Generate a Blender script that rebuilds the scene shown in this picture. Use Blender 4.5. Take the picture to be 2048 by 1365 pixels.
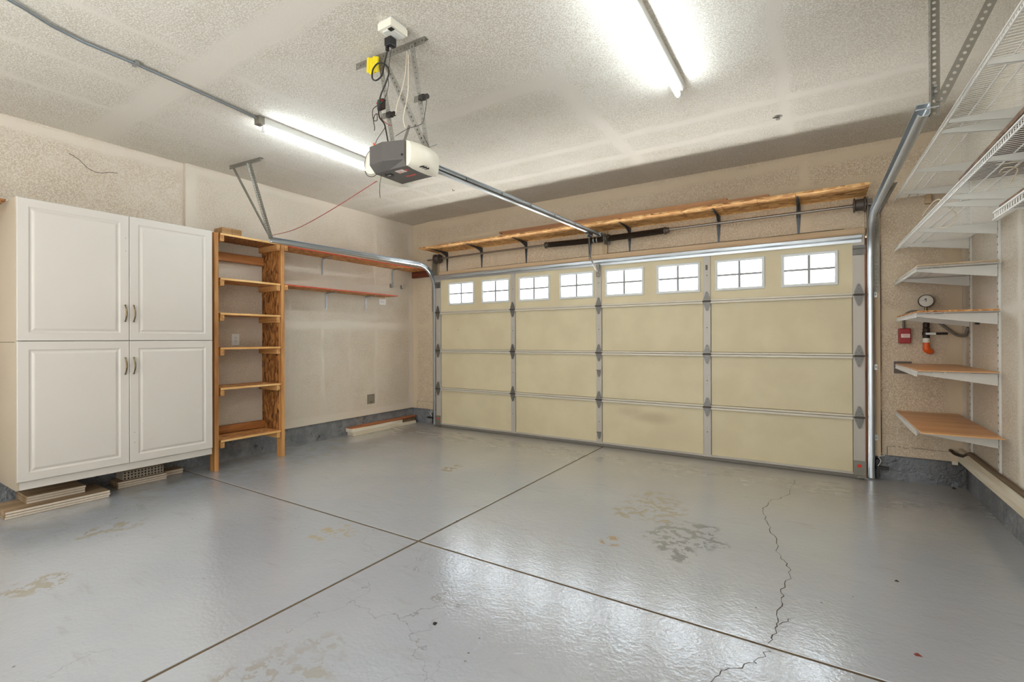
import bpy, bmesh, math, random
from mathutils import Vector, Matrix
random.seed(7)
C = bpy.context.scene.collection
for o in list(bpy.data.objects): bpy.data.objects.remove(o)

# ------------------------------------------------------------------ camera
F_PX, YAW, PITCH, ROLL, CY = 956.8, math.radians(32.411), math.radians(0.107), math.radians(-0.204), 677.15
CAM = Vector((2.083, -5.128, 1.223))
cam_d = bpy.data.cameras.new('camera'); cam = bpy.data.objects.new('camera', cam_d); C.objects.link(cam)
fw = Vector((-math.sin(YAW)*math.cos(PITCH), math.cos(YAW)*math.cos(PITCH), math.sin(PITCH)))
rt = Vector((math.cos(YAW), math.sin(YAW), 0)); up = rt.cross(fw)
r2 = rt*math.cos(ROLL)+up*math.sin(ROLL); u2 = -rt*math.sin(ROLL)+up*math.cos(ROLL)
cam.matrix_world = Matrix(((r2.x, u2.x, -fw.x, CAM.x), (r2.y, u2.y, -fw.y, CAM.y), (r2.z, u2.z, -fw.z, CAM.z), (0, 0, 0, 1)))
cam_d.sensor_width = 36; cam_d.lens = F_PX/2048*36; cam_d.shift_y = -(682.5-CY)/2048
cam_d.clip_start = .05
bpy.context.scene.camera = cam

# ------------------------------------------------------------------ world, exposure
SC = bpy.context.scene
SC.view_settings.view_transform = 'Standard'; SC.view_settings.look = 'None'
SC.view_settings.gamma = 1; SC.view_settings.use_curve_mapping = False
SC.view_settings.exposure = 0.36
w = bpy.data.worlds.new('sky'); SC.world = w; w.use_nodes = True
bg = w.node_tree.nodes['Background']; bg.inputs[0].default_value = (.74, .87, 1, 1); bg.inputs[1].default_value = 8.5
TUBE_STRENGTH = 46.0
TUBE_COL = (.82, .92, 1.0)
def area(name, loc, rot, sx, sy, power, col=(1, 1, 1)):
    l = bpy.data.lights.new(name, 'AREA'); l.shape = 'RECTANGLE'; l.size = sx; l.size_y = sy; l.energy = power; l.color = col
    o = bpy.data.objects.new(name, l); C.objects.link(o); o.location = loc; o.rotation_euler = rot; return o
sun_d = bpy.data.lights.new('sun', 'SUN'); sun_d.energy = 30; sun_d.angle = math.radians(.5); sun_d.color = (1, .99, .97)
sun = bpy.data.objects.new('sun', sun_d); C.objects.link(sun); sun.rotation_euler = Vector((.9, .10, -1)).to_track_quat('-Z', 'Y').to_euler()
area('sunlit_ground_light', (0, 1.75, .0), (math.radians(180), 0, 0), 10, 2.8, 2500, (.96, .98, 1))
area('added_fill_light', (.3, -6.45, 1.6), (math.radians(90), 0, 0), 5.0, 2.4, 60, (.95, .98, 1))  # soft fill added at the back wall, no real source there
area('added_ceiling_fill', (.3, -5.9, .5), (math.radians(160), 0, 0), 4.5, 1.0, 45, (.95, .98, 1))  # added lamp aimed up to brighten the ceiling, stands for no fixture

# ------------------------------------------------------------------ material helpers
def lin(c):
    return tuple(((v/255)/12.92 if v/255 <= .04045 else ((v/255+.055)/1.055)**2.4) for v in c)+(1,)
class NT:
    def __init__(s, name):
        s.m = bpy.data.materials.new(name); s.m.use_nodes = True; s.t = s.m.node_tree; s.b = s.t.nodes['Principled BSDF']
        s.tc = s.n('ShaderNodeTexCoord'); s.P = s.tc.outputs['Object']
    def n(s, typ, **k):
        x = s.t.nodes.new(typ)
        for a, v in k.items(): setattr(x, a, v)
        return x
    def put(s, sock, v):
        if isinstance(v, bpy.types.NodeSocket): s.t.links.new(v, sock)
        else: sock.default_value = v
    def math(s, op, a, b=0, c=0):
        x = s.n('ShaderNodeMath', operation=op); s.put(x.inputs[0], a); s.put(x.inputs[1], b)
        if op in ('MULTIPLY_ADD', 'COMPARE', 'SMOOTH_MIN'): s.put(x.inputs[2], c)
        return x.outputs[0]
    def xyz(s):
        x = s.n('ShaderNodeSeparateXYZ'); s.put(x.inputs[0], s.P); return x.outputs
    def mapping(s, scale=(1, 1, 1), loc=(0, 0, 0), rot=(0, 0, 0)):
        x = s.n('ShaderNodeMapping'); s.put(x.inputs[0], s.P)
        x.inputs['Scale'].default_value = scale; x.inputs['Location'].default_value = loc; x.inputs['Rotation'].default_value = rot
        return x.outputs[0]
    def noise(s, scale, detail=2, vec=None, rough=.5, dist=0):
        x = s.n('ShaderNodeTexNoise'); s.put(x.inputs['Vector'], vec or s.P)
        x.inputs['Scale'].default_value = scale; x.inputs['Detail'].default_value = detail
        x.inputs['Roughness'].default_value = rough; x.inputs['Distortion'].default_value = dist
        return x.outputs[0]
    def ramp(s, fac, lo, hi):          # smoothstep
        x = s.n('ShaderNodeMapRange', interpolation_type='SMOOTHSTEP'); s.put(x.inputs[0], fac)
        x.inputs[1].default_value = lo; x.inputs[2].default_value = hi; return x.outputs[0]
    def mix(s, fac, a, b):
        x = s.n('ShaderNodeMix', data_type='RGBA'); s.put(x.inputs[0], fac); s.put(x.inputs[6], a); s.put(x.inputs[7], b)
        return x.outputs[2]
    def col(s, v): s.put(s.b.inputs['Base Color'], v)
    def rough(s, v): s.put(s.b.inputs['Roughness'], v)
    def bump(s, h, strength=.3, dist=.01):
        x = s.n('ShaderNodeBump'); s.put(x.inputs['Height'], h); x.inputs['Strength'].default_value = strength
        x.inputs['Distance'].default_value = dist; s.put(s.b.inputs['Normal'], x.outputs[0])
    def band(s, coord, c, hw, soft=.02):   # 1 inside |coord-c|<hw
        d = s.math('ABSOLUTE', s.math('SUBTRACT', coord, c)); return s.ramp(d, hw+soft, hw-soft)
def plain(name, c, rough=.5, metal=0, var=.06, scale=30, spec=None):
    t = NT(name); a = lin(c); n = t.noise(scale, 3)
    dk = tuple(v*(1-var*2) for v in a[:3])+(1,); lt = tuple(min(1, v*(1+var)) for v in a[:3])+(1,)
    t.col(t.mix(n, dk, lt)); t.rough(rough); t.b.inputs['Metallic'].default_value = metal
    if spec is not None: t.b.inputs['Specular IOR Level'].default_value = spec
    return t.m

def drywall(name, bands, light=(228, 218, 202), tan=(184, 160, 128), mud=(217, 206, 190), amount=.5, grain=125):
    """textured painted drywall: speckle everywhere except on smooth taped joints"""
    t = NT(name); x, y, z = t.xyz(); ax = {'x': x, 'y': y, 'z': z}
    sp = t.ramp(t.noise(grain, 4, rough=.7), .43, .58)
    big = t.noise(.9, 3); mid = t.noise(5, 2)
    blot = t.ramp(t.math('ADD', t.math('MULTIPLY', big, .6), t.math('MULTIPLY', mid, .4)), .36, .62)
    m = None
    wob = t.math('MULTIPLY', t.math('SUBTRACT', t.noise(4, 2), .5), .09)
    for b in bands:
        k, c, hw = b[:3]; v = t.band(t.math('ADD', ax[k], wob), c, hw, .035)
        for (k2, lo, hi) in b[3:]:
            v = t.math('MULTIPLY', v, t.math('MULTIPLY', t.ramp(ax[k2], lo-.05, lo+.05), t.ramp(ax[k2], hi+.05, hi-.05)))
        m = v if m is None else t.math('MAXIMUM', m, v)
    if m is None: m = 0.0
    inv = t.math('SUBTRACT', 1, m)
    fac = t.math('MULTIPLY', t.math('MULTIPLY', sp, t.math('MULTIPLY_ADD', blot, amount, 1-amount)), t.math('MULTIPLY_ADD', inv, .88, .12))
    base = t.mix(t.math('MULTIPLY', m, .8), lin(light), lin(mud))
    t.col(t.mix(t.math('MULTIPLY', fac, .66), base, lin(tan)))
    t.rough(.85); t.b.inputs['Specular IOR Level'].default_value = .2
    t.bump(t.math('MULTIPLY', sp, inv), .5, .005)
    return t.m

def wood(name, a, b, axis=1, scale=1.0, rough=.65, knots=True):
    t = NT(name); sc = [28*scale]*3; sc[axis] = 1.6*scale
    v = t.mapping(tuple(sc)); n = t.noise(1, 4, v, .6, .6); f = t.ramp(n, .35, .65)
    c = t.mix(f, lin(a), lin(b))
    if knots:
        sk = [9]*3; sk[axis] = 3; k = t.n('ShaderNodeTexVoronoi'); t.put(k.inputs['Vector'], t.mapping(tuple(sk))); k.inputs['Scale'].default_value = 1
        c = t.mix(t.math('MULTIPLY', t.ramp(k.outputs['Distance'], .16, .05), .6), c, lin(tuple(v*.5 for v in b)))
    t.col(c); t.rough(rough); t.bump(n, .15, .002); return t.m

def osb(name, cols, axis=0, rough=.7):
    t = NT(name)
    wv = t.noise(3, 2); off = t.n('ShaderNodeVectorMath', operation='MULTIPLY_ADD')
    nn = t.n('ShaderNodeTexNoise'); t.put(nn.inputs['Vector'], t.P); nn.inputs['Scale'].default_value = 5
    t.put(off.inputs[0], nn.outputs['Color']); off.inputs[1].default_value = (.12, .12, .12); t.put(off.inputs[2], t.P)
    mp = t.n('ShaderNodeMapping'); t.put(mp.inputs[0], off.outputs[0]); sc = [62]*3; sc[axis] = 14; mp.inputs['Scale'].default_value = tuple(sc)
    vo = t.n('ShaderNodeTexVoronoi'); t.put(vo.inputs['Vector'], mp.outputs[0]); vo.inputs['Scale'].default_value = 1
    sep = t.n('ShaderNodeSeparateColor'); t.put(sep.inputs[0], vo.outputs['Color'])
    f = sep.outputs[0]
    c = t.mix(t.ramp(f, .15, .6), lin(cols[0]), lin(cols[1])); c = t.mix(t.ramp(sep.outputs[1], .72, .95), c, lin(cols[2]))
    t.col(c); t.rough(rough); t.bump(f, .2, .002); return t.m

# ------------------------------------------------------------------ mesh helpers
ORG = {}
class MB:
    def __init__(s): s.bm = bmesh.new()
    def box(s, x0, x1, y0, y1, z0, z1):
        v = [s.bm.verts.new((x, y, z)) for x in (x0, x1) for y in (y0, y1) for z in (z0, z1)]
        for f in ((0, 1, 3, 2), (4, 6, 7, 5), (0, 4, 5, 1), (2, 3, 7, 6), (0, 2, 6, 4), (1, 5, 7, 3)): s.bm.faces.new([v[i] for i in f])
        return s
    def beam(s, p, q, w_, h_, upv=(0, 0, 1)):
        p, q = Vector(p), Vector(q); d = (q-p).normalized(); u = Vector(upv); a = d.cross(u).normalized(); b = a.cross(d).normalized()
        v = [s.bm.verts.new(o + a*sa*w_/2 + b*sb*h_/2) for o in (p, q) for sa, sb in ((-1, -1), (1, -1), (1, 1), (-1, 1))]
        for f in ((0, 3, 2, 1), (4, 5, 6, 7), (0, 1, 5, 4), (1, 2, 6, 5), (2, 3, 7, 6), (3, 0, 4, 7)): s.bm.faces.new([v[i] for i in f])
        return s
    def ring(s, c, a, b, ra, rb, n): return [s.bm.verts.new(c + a*ra*math.cos(2*math.pi*i/n) + b*rb*math.sin(2*math.pi*i/n)) for i in range(n)]
    def skin(s, rings, cap=True):
        for r0, r1 in zip(rings, rings[1:]):
            n = len(r0)
            for i in range(n): s.bm.faces.new((r0[i], r0[(i+1) % n], r1[(i+1) % n], r1[i]))
        if cap: s.bm.faces.new(rings[0][::-1]); s.bm.faces.new(rings[-1])
        return s
    def tube(s, pts, r, n=8, closed=False):
        pts = [Vector(p) for p in pts]; rings = []; up_ = None
        rr = r if isinstance(r, (list, tuple)) else [r]*len(pts)
        for i, p in enumerate(pts):
            d = (pts[min(i+1, len(pts)-1)]-pts[max(i-1, 0)]).normalized()
            if up_ is None: up_ = Vector((0, 0, 1)) if abs(d.z) < .9 else Vector((1, 0, 0))
            a = d.cross(up_).normalized(); b = a.cross(d).normalized(); up_ = b
            rings.append(s.ring(p, a, b, rr[i], rr[i], n))
        return s.skin(rings)
    def cyl(s, p, q, r, n=16, r1=None): return s.tube([p, q], [r, r if r1 is None else r1], n)
    def lathe(s, c, axis, prof, n=24):      # prof: (distance along axis, radius)
        c = Vector(c); ax = Vector(axis).normalized(); a = ax.orthogonal().normalized(); b = ax.cross(a)
        return s.skin([s.ring(c+ax*d, a, b, max(r, 1e-4), max(r, 1e-4), n) for d, r in prof])
    def prism(s, pts, ext):
        ext = Vector(ext); a = [s.bm.verts.new(p) for p in pts]; b = [s.bm.verts.new(Vector(p)+ext) for p in pts]; n = len(a)
        s.bm.faces.new(a[::-1]); s.bm.faces.new(b)
        for i in range(n): s.bm.faces.new((a[i], a[(i+1) % n], b[(i+1) % n], b[i]))
        return s
    def loft_rect(s, frames):               # frames: list of 4-corner lists
        rs = [[s.bm.verts.new(p) for p in f] for f in frames]; return s.skin(rs)
    def perf(s, o, u, v, L, W, t, pitch, r, row=None):
        """perforated flat strip: origin o, length dir u, width dir v, real round holes"""
        o, u, v = Vector(o), Vector(u).normalized(), Vector(v).normalized(); n = u.cross(v).normalized()
        k = max(1, int(round(L/pitch))); p = L/k; row = W/2 if row is None else row
        for i in range(k):
            base = o+u*(p*i); c = base+u*(p/2)+v*row
            outer = []; inner = []
            for j in range(8):
                a = math.radians(45*j)
                ca, sa = math.cos(a), math.sin(a)
                eu = p/2*(1 if ca > .3 else -1 if ca < -.3 else 0); ev = (W-row) if sa > .3 else (-row if sa < -.3 else 0)
                outer.append(c+u*eu+v*ev); inner.append(c+u*r*ca+v*r*sa)
            for sgn in (0, 1):
                A = [s.bm.verts.new(q+n*t*sgn) for q in outer]; B = [s.bm.verts.new(q+n*t*sgn) for q in inner]
                for j in range(8):
                    f = (A[j], A[(j+1) % 8], B[(j+1) % 8], B[j]); s.bm.faces.new(f if sgn else f[::-1])
                if sgn == 0: A0, B0 = A, B
            for j in range(8): s.bm.faces.new((B0[j], B0[(j+1) % 8], B[(j+1) % 8], B[j]))
            for j in (0, 1, 2, 3, 4, 5, 6, 7):
                if abs(math.sin(math.radians(45*j+22.5))) > .3: s.bm.faces.new((A0[j], A[j], A[(j+1) % 8], A0[(j+1) % 8]))
        return s
    def angle(s, p, q, v1, v2, W=.032, t=.002, pitch=.025, r=.006):
        """perforated angle iron from p to q with flanges along v1 and v2"""
        p, q = Vector(p), Vector(q); u = (q-p); L = u.length; u = u.normalized()
        for v in (v1, v2):
            v = Vector(v); v = (v-u*v.dot(u)).normalized(); s.perf(p, u, v, L, W, t, pitch, r)
        return s
    def build(s, name, mat, parent=None, smooth=False, bevel=0, seg=2):
        me = bpy.data.meshes.new(name); org = ORG.get(parent.name, Vector()) if parent else Vector()
        for v in s.bm.verts: v.co -= org
        bmesh.ops.recalc_face_normals(s.bm, faces=s.bm.faces); s.bm.to_mesh(me); s.bm.free()
        me.materials.append(mat); o = bpy.data.objects.new(name, me); C.objects.link(o)
        if parent: o.parent = parent; ORG[o.name] = org
        if smooth:
            for p in me.polygons: p.use_smooth = True
            try: me.set_sharp_from_angle(angle=math.radians(35))
            except Exception: pass
        if bevel:
            b = o.modifiers.new('bevel', 'BEVEL'); b.width = bevel; b.segments = seg; b.limit_method = 'ANGLE'
        return o
def tag(o, label, cat, group=None):
    o['label'] = label; o['category'] = cat
    if group: o['group'] = group
    return o
def struct(o, label, cat): o['kind'] = 'structure'; return tag(o, label, cat)
def thing(name, loc, label, cat, group=None):
    o = bpy.data.objects.new(name, None); C.objects.link(o); o.location = loc; o.empty_display_size = .05
    ORG[o.name] = Vector(loc); return tag(o, label, cat, group)
def share(o, parent, loc, rot=None, scale=None):
    c = o.copy(); C.objects.link(c); c.parent = parent; c.location = loc
    if rot: c.rotation_euler = rot
    if scale: c.scale = scale
    return c

# ------------------------------------------------------------------ materials
XL, XL2, XR, YF, YB, H = -2.975, -3.012, 3.085, .10, -6.6, 2.915
M = {}
M['wall_left'] = drywall('wall_left_paint', [('z', 2.86, .05), ('z', 1.41, .05), ('z', .26, .05), ('y', .06, .06), ('y', -.62, .025), ('y', -1.05, .02), ('y', -1.45, .03), ('y', -1.87, .02), ('y', -2.9, .05), ('z', 1.93, .04)])
M['wall_front'] = drywall('wall_front_paint', [('z', 2.87, .05), ('x', -2.94, .05), ('x', 3.04, .06), ('x', -1.55, .03), ('x', 2.0, .05), ('z', 1.41, .05), ('z', 2.62, .03)], light=(222, 206, 182), tan=(176, 146, 112), mud=(206, 188, 160))
M['wall_right'] = drywall('wall_right_paint', [('y', .03, .06), ('z', 1.40, .04), ('y', -1.2, .04)], light=(224, 214, 198), tan=(184, 164, 136), mud=(224, 216, 204))
M['ceiling'] = drywall('ceiling_paint', [('y', -3.64, .10), ('x', -2.25, .03), ('x', -1.72, .025), ('x', -1.05, .03), ('x', .66, .06, ('y', -2.45, .2)), ('y', -2.36, .07, ('x', -.7, .7)), ('y', -1.25, .05), ('x', 1.9, .04), ('y', -.85, .05)], light=(226, 221, 210), tan=(178, 163, 140), mud=(212, 205, 193), amount=.4, grain=115)
M['trim_tan'] = wood('painted_trim', (204, 180, 148), (186, 160, 126), 0, .5, .6, False)
M['trim_tan_v'] = wood('painted_jamb', (200, 180, 150), (176, 154, 124), 2, .4, .6, False)

def concrete_paint():
    t = NT('floor_paint'); x, y, z = t.xyz()
    n1 = t.noise(.8, 4); n2 = t.noise(7, 4); n3 = t.noise(60, 3)
    st = t.mapping((1.2, 5, 1), rot=(0, 0, .5)); n4 = t.noise(2.2, 5, st, .65)
    c = t.mix(t.ramp(n1, .35, .65), lin((165, 169, 176)), lin((175, 178, 182)))
    c = t.mix(t.math('MULTIPLY', t.ramp(n4, .56, .74), .35), c, lin((146, 141, 132)))
    dust = t.math('MULTIPLY', t.ramp(n2, .60, .75), .08); c = t.mix(dust, c, lin((188, 182, 170)))
    # brownish dirt towards the walls and the door
    dx = t.math('MULTIPLY', t.ramp(y, -1.9, .2), .55); c = t.mix(dx, c, lin((160, 150, 134)))
    wl = t.math('MULTIPLY', t.math('MULTIPLY', t.ramp(x, -1.6, -2.9), t.ramp(n2, .35, .7)), .5); c = t.mix(wl, c, lin((150, 140, 122)))
    # worn spots where the paint has peeled
    warp = t.math('MULTIPLY', t.math('SUBTRACT', t.noise(5, 3), .5), .9)
    def spot(cx, cy, r, k=60, lo=.48):
        wr = t.math('MULTIPLY', warp, r*2.2)
        d = t.math('SQRT', t.math('ADD', t.math('POWER', t.math('SUBTRACT', x, cx), 2), t.math('POWER', t.math('MULTIPLY', t.math('SUBTRACT', y, cy), .7), 2)))
        return t.math('MULTIPLY', t.ramp(t.math('ADD', d, wr), r, r*.6), t.ramp(t.noise(k/4, 6, rough=.62), lo+.02, lo+.05))
    for s_, col in (((1.38, -2.1, .24), (130, 131, 134)), ((1.08, -1.65, .26), (156, 148, 134)), ((1.42, -2.28, .12), (124, 125, 129)),
                    ((-.5, -3.2, .14), (168, 158, 134)), ((-.84, -1.62, .10), (150, 130, 106)), ((1.03, -2.37, .07), (160, 140, 108)), ((-1.8, -3.9, .14), (156, 148, 132)), ((-1.2, -4.4, .12), (152, 144, 128)), ((.5, -4.3, .3), (158, 156, 150))):
        c = t.mix(t.math('MULTIPLY', spot(*s_), .95), c, lin(col))
    # hairline map cracking
    v = t.n('ShaderNodeTexVoronoi', feature='DISTANCE_TO_EDGE'); nz = t.n('ShaderNodeTexNoise'); t.put(nz.inputs['Vector'], t.P); nz.inputs['Scale'].default_value = 6; nz.inputs['Detail'].default_value = 4
    vm = t.n('ShaderNodeVectorMath', operation='MULTIPLY_ADD'); t.put(vm.inputs[0], nz.outputs['Color']); vm.inputs[1].default_value = (.35, .35, 0); t.put(vm.inputs[2], t.P)
    t.put(v.inputs['Vector'], vm.outputs[0]); v.inputs['Scale'].default_value = 1.7
    ck = t.math('MULTIPLY', t.ramp(v.outputs['Distance'], .0035, .001), t.math('MULTIPLY', t.ramp(t.noise(1.1, 2), .5, .58), t.ramp(y, -2.6, -3.4)))
    c = t.mix(t.math('MULTIPLY', ck, .5), c, lin((110, 104, 96)))
    sp = t.n('ShaderNodeTexVoronoi'); t.put(sp.inputs['Vector'], t.P); sp.inputs['Scale'].default_value = 5.5
    c = t.mix(t.math('MULTIPLY', t.ramp(sp.outputs['Distance'], .035, .02), .75), c, lin((92, 84, 74)))
    t.col(c)
    t.rough(t.math('ADD', .09, t.math('ADD', t.math('MULTIPLY', n4, .16), t.math('MULTIPLY', dx, .25))))
    t.b.inputs['Specular IOR Level'].default_value = 1.0
    t.bump(t.math('ADD', t.math('MULTIPLY', n3, .55), t.math('ADD', t.math('MULTIPLY', n2, .2), t.math('MULTIPLY', t.noise(22, 3), .6))), .34, .006)
    t.b.inputs['Coat Weight'].default_value = .5; t.b.inputs['Coat Roughness'].default_value = .12
    t.put(t.b.inputs['Coat Normal'], t.b.inputs['Normal'].links[0].from_socket)
    return t.m
M['floor'] = concrete_paint()
def curb_mat():
    t = NT('curb_paint'); n = t.noise(6, 5, rough=.65); n2 = t.noise(40, 4); x, y, z = t.xyz()
    c = t.mix(t.ramp(n, .4, .7), lin((116, 119, 123)), lin((146, 148, 150)))
    c = t.mix(t.math('MULTIPLY', t.ramp(n, .58, .66), t.ramp(z, .12, .22)), c, lin((122, 104, 84)))
    c = t.mix(t.math('MULTIPLY', t.ramp(t.noise(9, 4), .62, .7), .8), c, lin((52, 48, 46)))
    c = t.mix(t.math('MULTIPLY', t.math('MULTIPLY', t.ramp(x, 2.7, 3.1), t.ramp(y, -.12, .08)), t.math('MULTIPLY', t.ramp(n, .40, .55), .8)), c, lin((58, 56, 56)))
    t.col(c); t.rough(.42); t.bump(t.math('ADD', n, n2), .9, .02); return t.m
M['curb'] = curb_mat()
M['joint'] = plain('joint_dirt', (98, 82, 60), .9, var=.25, scale=25)
M['crack'] = plain('crack_dirt', (70, 62, 54), .95)
M['white'] = plain('cabinet_white', (204, 197, 187), .38, var=.015, scale=4)
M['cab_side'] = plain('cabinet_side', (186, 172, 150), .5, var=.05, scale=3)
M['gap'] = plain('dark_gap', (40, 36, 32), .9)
M['brass'] = plain('antique_brass', (120, 104, 78), .28, 1)
M['pine'] = wood('pine_lumber', (206, 152, 90), (172, 112, 56), 2)
M['pine_x'] = wood('pine_cleat', (214, 164, 102), (176, 120, 64), 0)
M['pine_y'] = wood('pine_rail', (184, 122, 66), (150, 92, 46), 1)
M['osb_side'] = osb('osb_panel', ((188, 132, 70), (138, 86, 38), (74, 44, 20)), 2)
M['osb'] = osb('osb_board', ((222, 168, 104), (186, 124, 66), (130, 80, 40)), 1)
M['osb_edge'] = wood('board_edge', (240, 200, 136), (214, 160, 92), 1, .7, .7, False)
M['osb_light'] = osb('osb_light', ((226, 184, 124), (196, 144, 84), (150, 100, 54)), 0)
M['osb_dark'] = osb('osb_dark', ((190, 128, 66), (140, 86, 38), (88, 50, 22)), 0)
M['red_edge'] = plain('red_painted_edge', (196, 74, 40), .5, var=.12)
M['steel'] = plain('galvanised_steel', (178, 182, 184), .32, .9, .05, 18)
M['steel_dull'] = plain('galvanised_dull', (140, 136, 126), .5, .6, .08, 30)
M['hinge'] = plain('hinge_steel', (120, 118, 114), .4, .6, .1, 60)
M['track'] = plain('track_steel', (190, 196, 200), .32, .9, .04, 12)
M['shaft'] = plain('shaft_steel', (150, 144, 136), .35, .9)
M['spring'] = plain('oiled_spring', (52, 44, 38), .35, .6, .2, 50)
M['drum'] = plain('cast_drum', (92, 84, 78), .5, .5)
M['foam'] = plain('door_foam', (217, 202, 164), .55, var=.02, scale=3)
def foam():
    t = NT('door_panel_foam'); x, y, z = t.xyz()
    n = t.noise(2.5, 4); c = t.mix(t.ramp(n, .35, .65), lin((216, 204, 170)), lin((209, 196, 162)))
    d = t.math('SQRT', t.math('ADD', t.math('POWER', t.math('MULTIPLY', t.math('SUBTRACT', x, .60), 2.3), 2), t.math('POWER', t.math('MULTIPLY', t.math('SUBTRACT', z, .375), 8), 2)))
    d2 = t.math('SQRT', t.math('ADD', t.math('POWER', t.math('MULTIPLY', t.math('SUBTRACT', x, .38), 3), 2), t.math('POWER', t.math('MULTIPLY', t.math('SUBTRACT', z, .42), 9), 2)))
    s_ = t.math('MAXIMUM', t.ramp(d, .75, .1), t.math('MULTIPLY', t.ramp(d2, .7, .1), .6))
    c = t.mix(t.math('MULTIPLY', s_, .42), c, lin((160, 134, 100)))
    sp = t.n('ShaderNodeTexVoronoi'); t.put(sp.inputs['Vector'], t.P); sp.inputs['Scale'].default_value = 3.1
    c = t.mix(t.math('MULTIPLY', t.ramp(sp.outputs['Distance'], .02, .012), .8), c, lin((90, 72, 50)))
    t.col(c); t.rough(.55); t.bump(t.noise(12, 3), .08, .006); return t.m
M['foam'] = foam()
M['stile'] = plain('door_stile_paint', (186, 180, 170), .42, .1, .02, 8)
M['rail'] = plain('door_rail_paint', (208, 200, 184), .42, .1, .02, 8)
M['win_frame'] = plain('window_plastic', (214, 218, 218), .35, 0, .01, 5)
M['muntin'] = plain('window_muntin', (150, 152, 150), .4, 0, .02)
M['rubber'] = plain('bottom_seal', (120, 114, 106), .7)
M['black'] = plain('black_plastic', (34, 32, 32), .4)
M['grey_plastic'] = plain('opener_grey', (92, 88, 84), .42, 0, .03, 20)
M['cream_plastic'] = plain('opener_lens', (236, 230, 212), .4, 0, .015, 10)
M['off_white'] = plain('fixture_white', (232, 232, 228), .4, 0, .01)
M['vinyl'] = plain('wire_vinyl', (232, 230, 224), .35, 0, .01)
M['bracket_white'] = plain('bracket_white', (214, 212, 204), .4, 0, .02)
M['bracket_grey'] = plain('bracket_grey', (86, 88, 94), .3, .7, .04)
M['ply'] = wood('laminate_board', (216, 166, 112), (190, 132, 82), 0, .35, .35, False)
M['pale_edge'] = plain('pale_ply_edge', (222, 210, 192), .8, 0, .1, 60)
M['ply_edge'] = plain('ply_edge', (186, 164, 134), .8, 0, .1, 60)
M['subfloor'] = wood('plywood_sheet', (186, 160, 128), (152, 126, 96), 1, .4, .7, False)
M['white_board'] = wood('painted_lumber', (232, 224, 206), (204, 190, 164), 1, .6, .6, False)
M['mahog'] = wood('trim_board', (180, 128, 80), (146, 96, 56), 0, .6, .5, False)
M['mahog_y'] = wood('trim_board_long', (190, 120, 74), (150, 86, 48), 1, .6, .5, False)
M['darkboard'] = wood('dark_board', (128, 100, 78), (96, 72, 54), 0, .5, .7, False)
M['red_box'] = plain('red_metal', (150, 24, 26), .35, 0, .05)
M['orange'] = plain('orange_plastic', (226, 92, 24), .4, 0, .04)
M['yellow'] = plain('yellow_plastic', (238, 214, 30), .4, 0, .06, 40)
M['pipe_black'] = plain('iron_pipe', (58, 42, 36), .5, .3, .1)
M['pipe_brown'] = plain('brown_pipe', (112, 92, 70), .55, .2, .06)
M['dial'] = plain('dial_white', (226, 222, 210), .4, 0, .01)
M['paper'] = plain('paper_label', (228, 222, 214), .6, 0, .01)
M['print_red'] = plain('print_red', (206, 84, 74), .6)
M['print_blue'] = plain('print_blue', (60, 76, 110), .6)
M['twine'] = plain('twine', (226, 212, 188), .8)
M['red_cord'] = plain('red_cord', (150, 56, 44), .6)
M['plate'] = plain('steel_plate', (146, 138, 124), .5, .4, .04)
M['dark_plate'] = plain('dark_plate', (104, 94, 88), .6, .1)
M['brick'] = plain('fired_brick', (176, 164, 146), .85, 0, .12, 30)
M['green'] = plain('green_enamel', (30, 96, 72), .3)
M['conduit'] = plain('conduit_steel', (168, 176, 182), .28, .9, .03)
M['rawwood'] = wood('raw_pine', (206, 150, 84), (170, 112, 58), 1, .6, .6, False)
em = NT('fluorescent_tube'); em.b.inputs['Emission Color'].default_value = TUBE_COL+(1,); em.b.inputs['Emission Strength'].default_value = TUBE_STRENGTH
em.col((.9, .9, .9, 1)); M['tube'] = em.m
def glass():
    t = NT('window_glass'); tr = t.n('ShaderNodeBsdfTransparent'); gl = t.n('ShaderNodeBsdfGlossy'); gl.inputs['Roughness'].default_value = .02
    mx = t.n('ShaderNodeMixShader')
    mx.inputs[0].default_value = .05; t.put(mx.inputs[1], tr.outputs[0]); t.put(mx.inputs[2], gl.outputs[0])
    t.put(t.t.nodes['Material Output'].inputs['Surface'], mx.outputs[0]); return t.m
M['glass'] = glass()
M['drive'] = plain('driveway_concrete', (206, 202, 194), .8, 0, .05, 3)

# ================================================================== THE SETTING
fl = struct(MB().box(-3.3, 3.4, YB-.1, .30, -.12, -.003).build('floor', M['joint']), 'grey painted concrete garage floor split by two crossing control joints', 'floor')
g = .0075
for x0, x1, y0, y1 in ((-3.3, .042-g, YB-.1, -2.98-g), (.042+g, 3.4, YB-.1, -2.98-g), (-3.3, .042-g, -2.98+g, .30), (.042+g, 3.4, -2.98+g, .30)):
    MB().box(x0, x1, y0, y1, -.10, 0).build('concrete_slab', M['floor'], fl, bevel=.004)
def crack(pts, wd, z, name='crack'):
    m = MB(); P = []
    for (a, b) in zip(pts, pts[1:]):
        a, b = Vector(a), Vector(b)
        for k in range(6):
            q = a.lerp(b, k/6); P.append(q+Vector((random.uniform(-1, 1), random.uniform(-1, 1)))*.012)
    P.append(Vector(pts[-1]))
    for p, q in zip(P, P[1:]):
        d = (q-p).normalized(); nn = Vector((-d.y, d.x))*wd/2*random.uniform(.5, 1.4)
        v = [m.bm.verts.new((c.x, c.y, z)) for c in (p-nn, q-nn, q+nn, p+nn)]; m.bm.faces.new(v)
    return m.build(name, M['crack'], fl)
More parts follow.
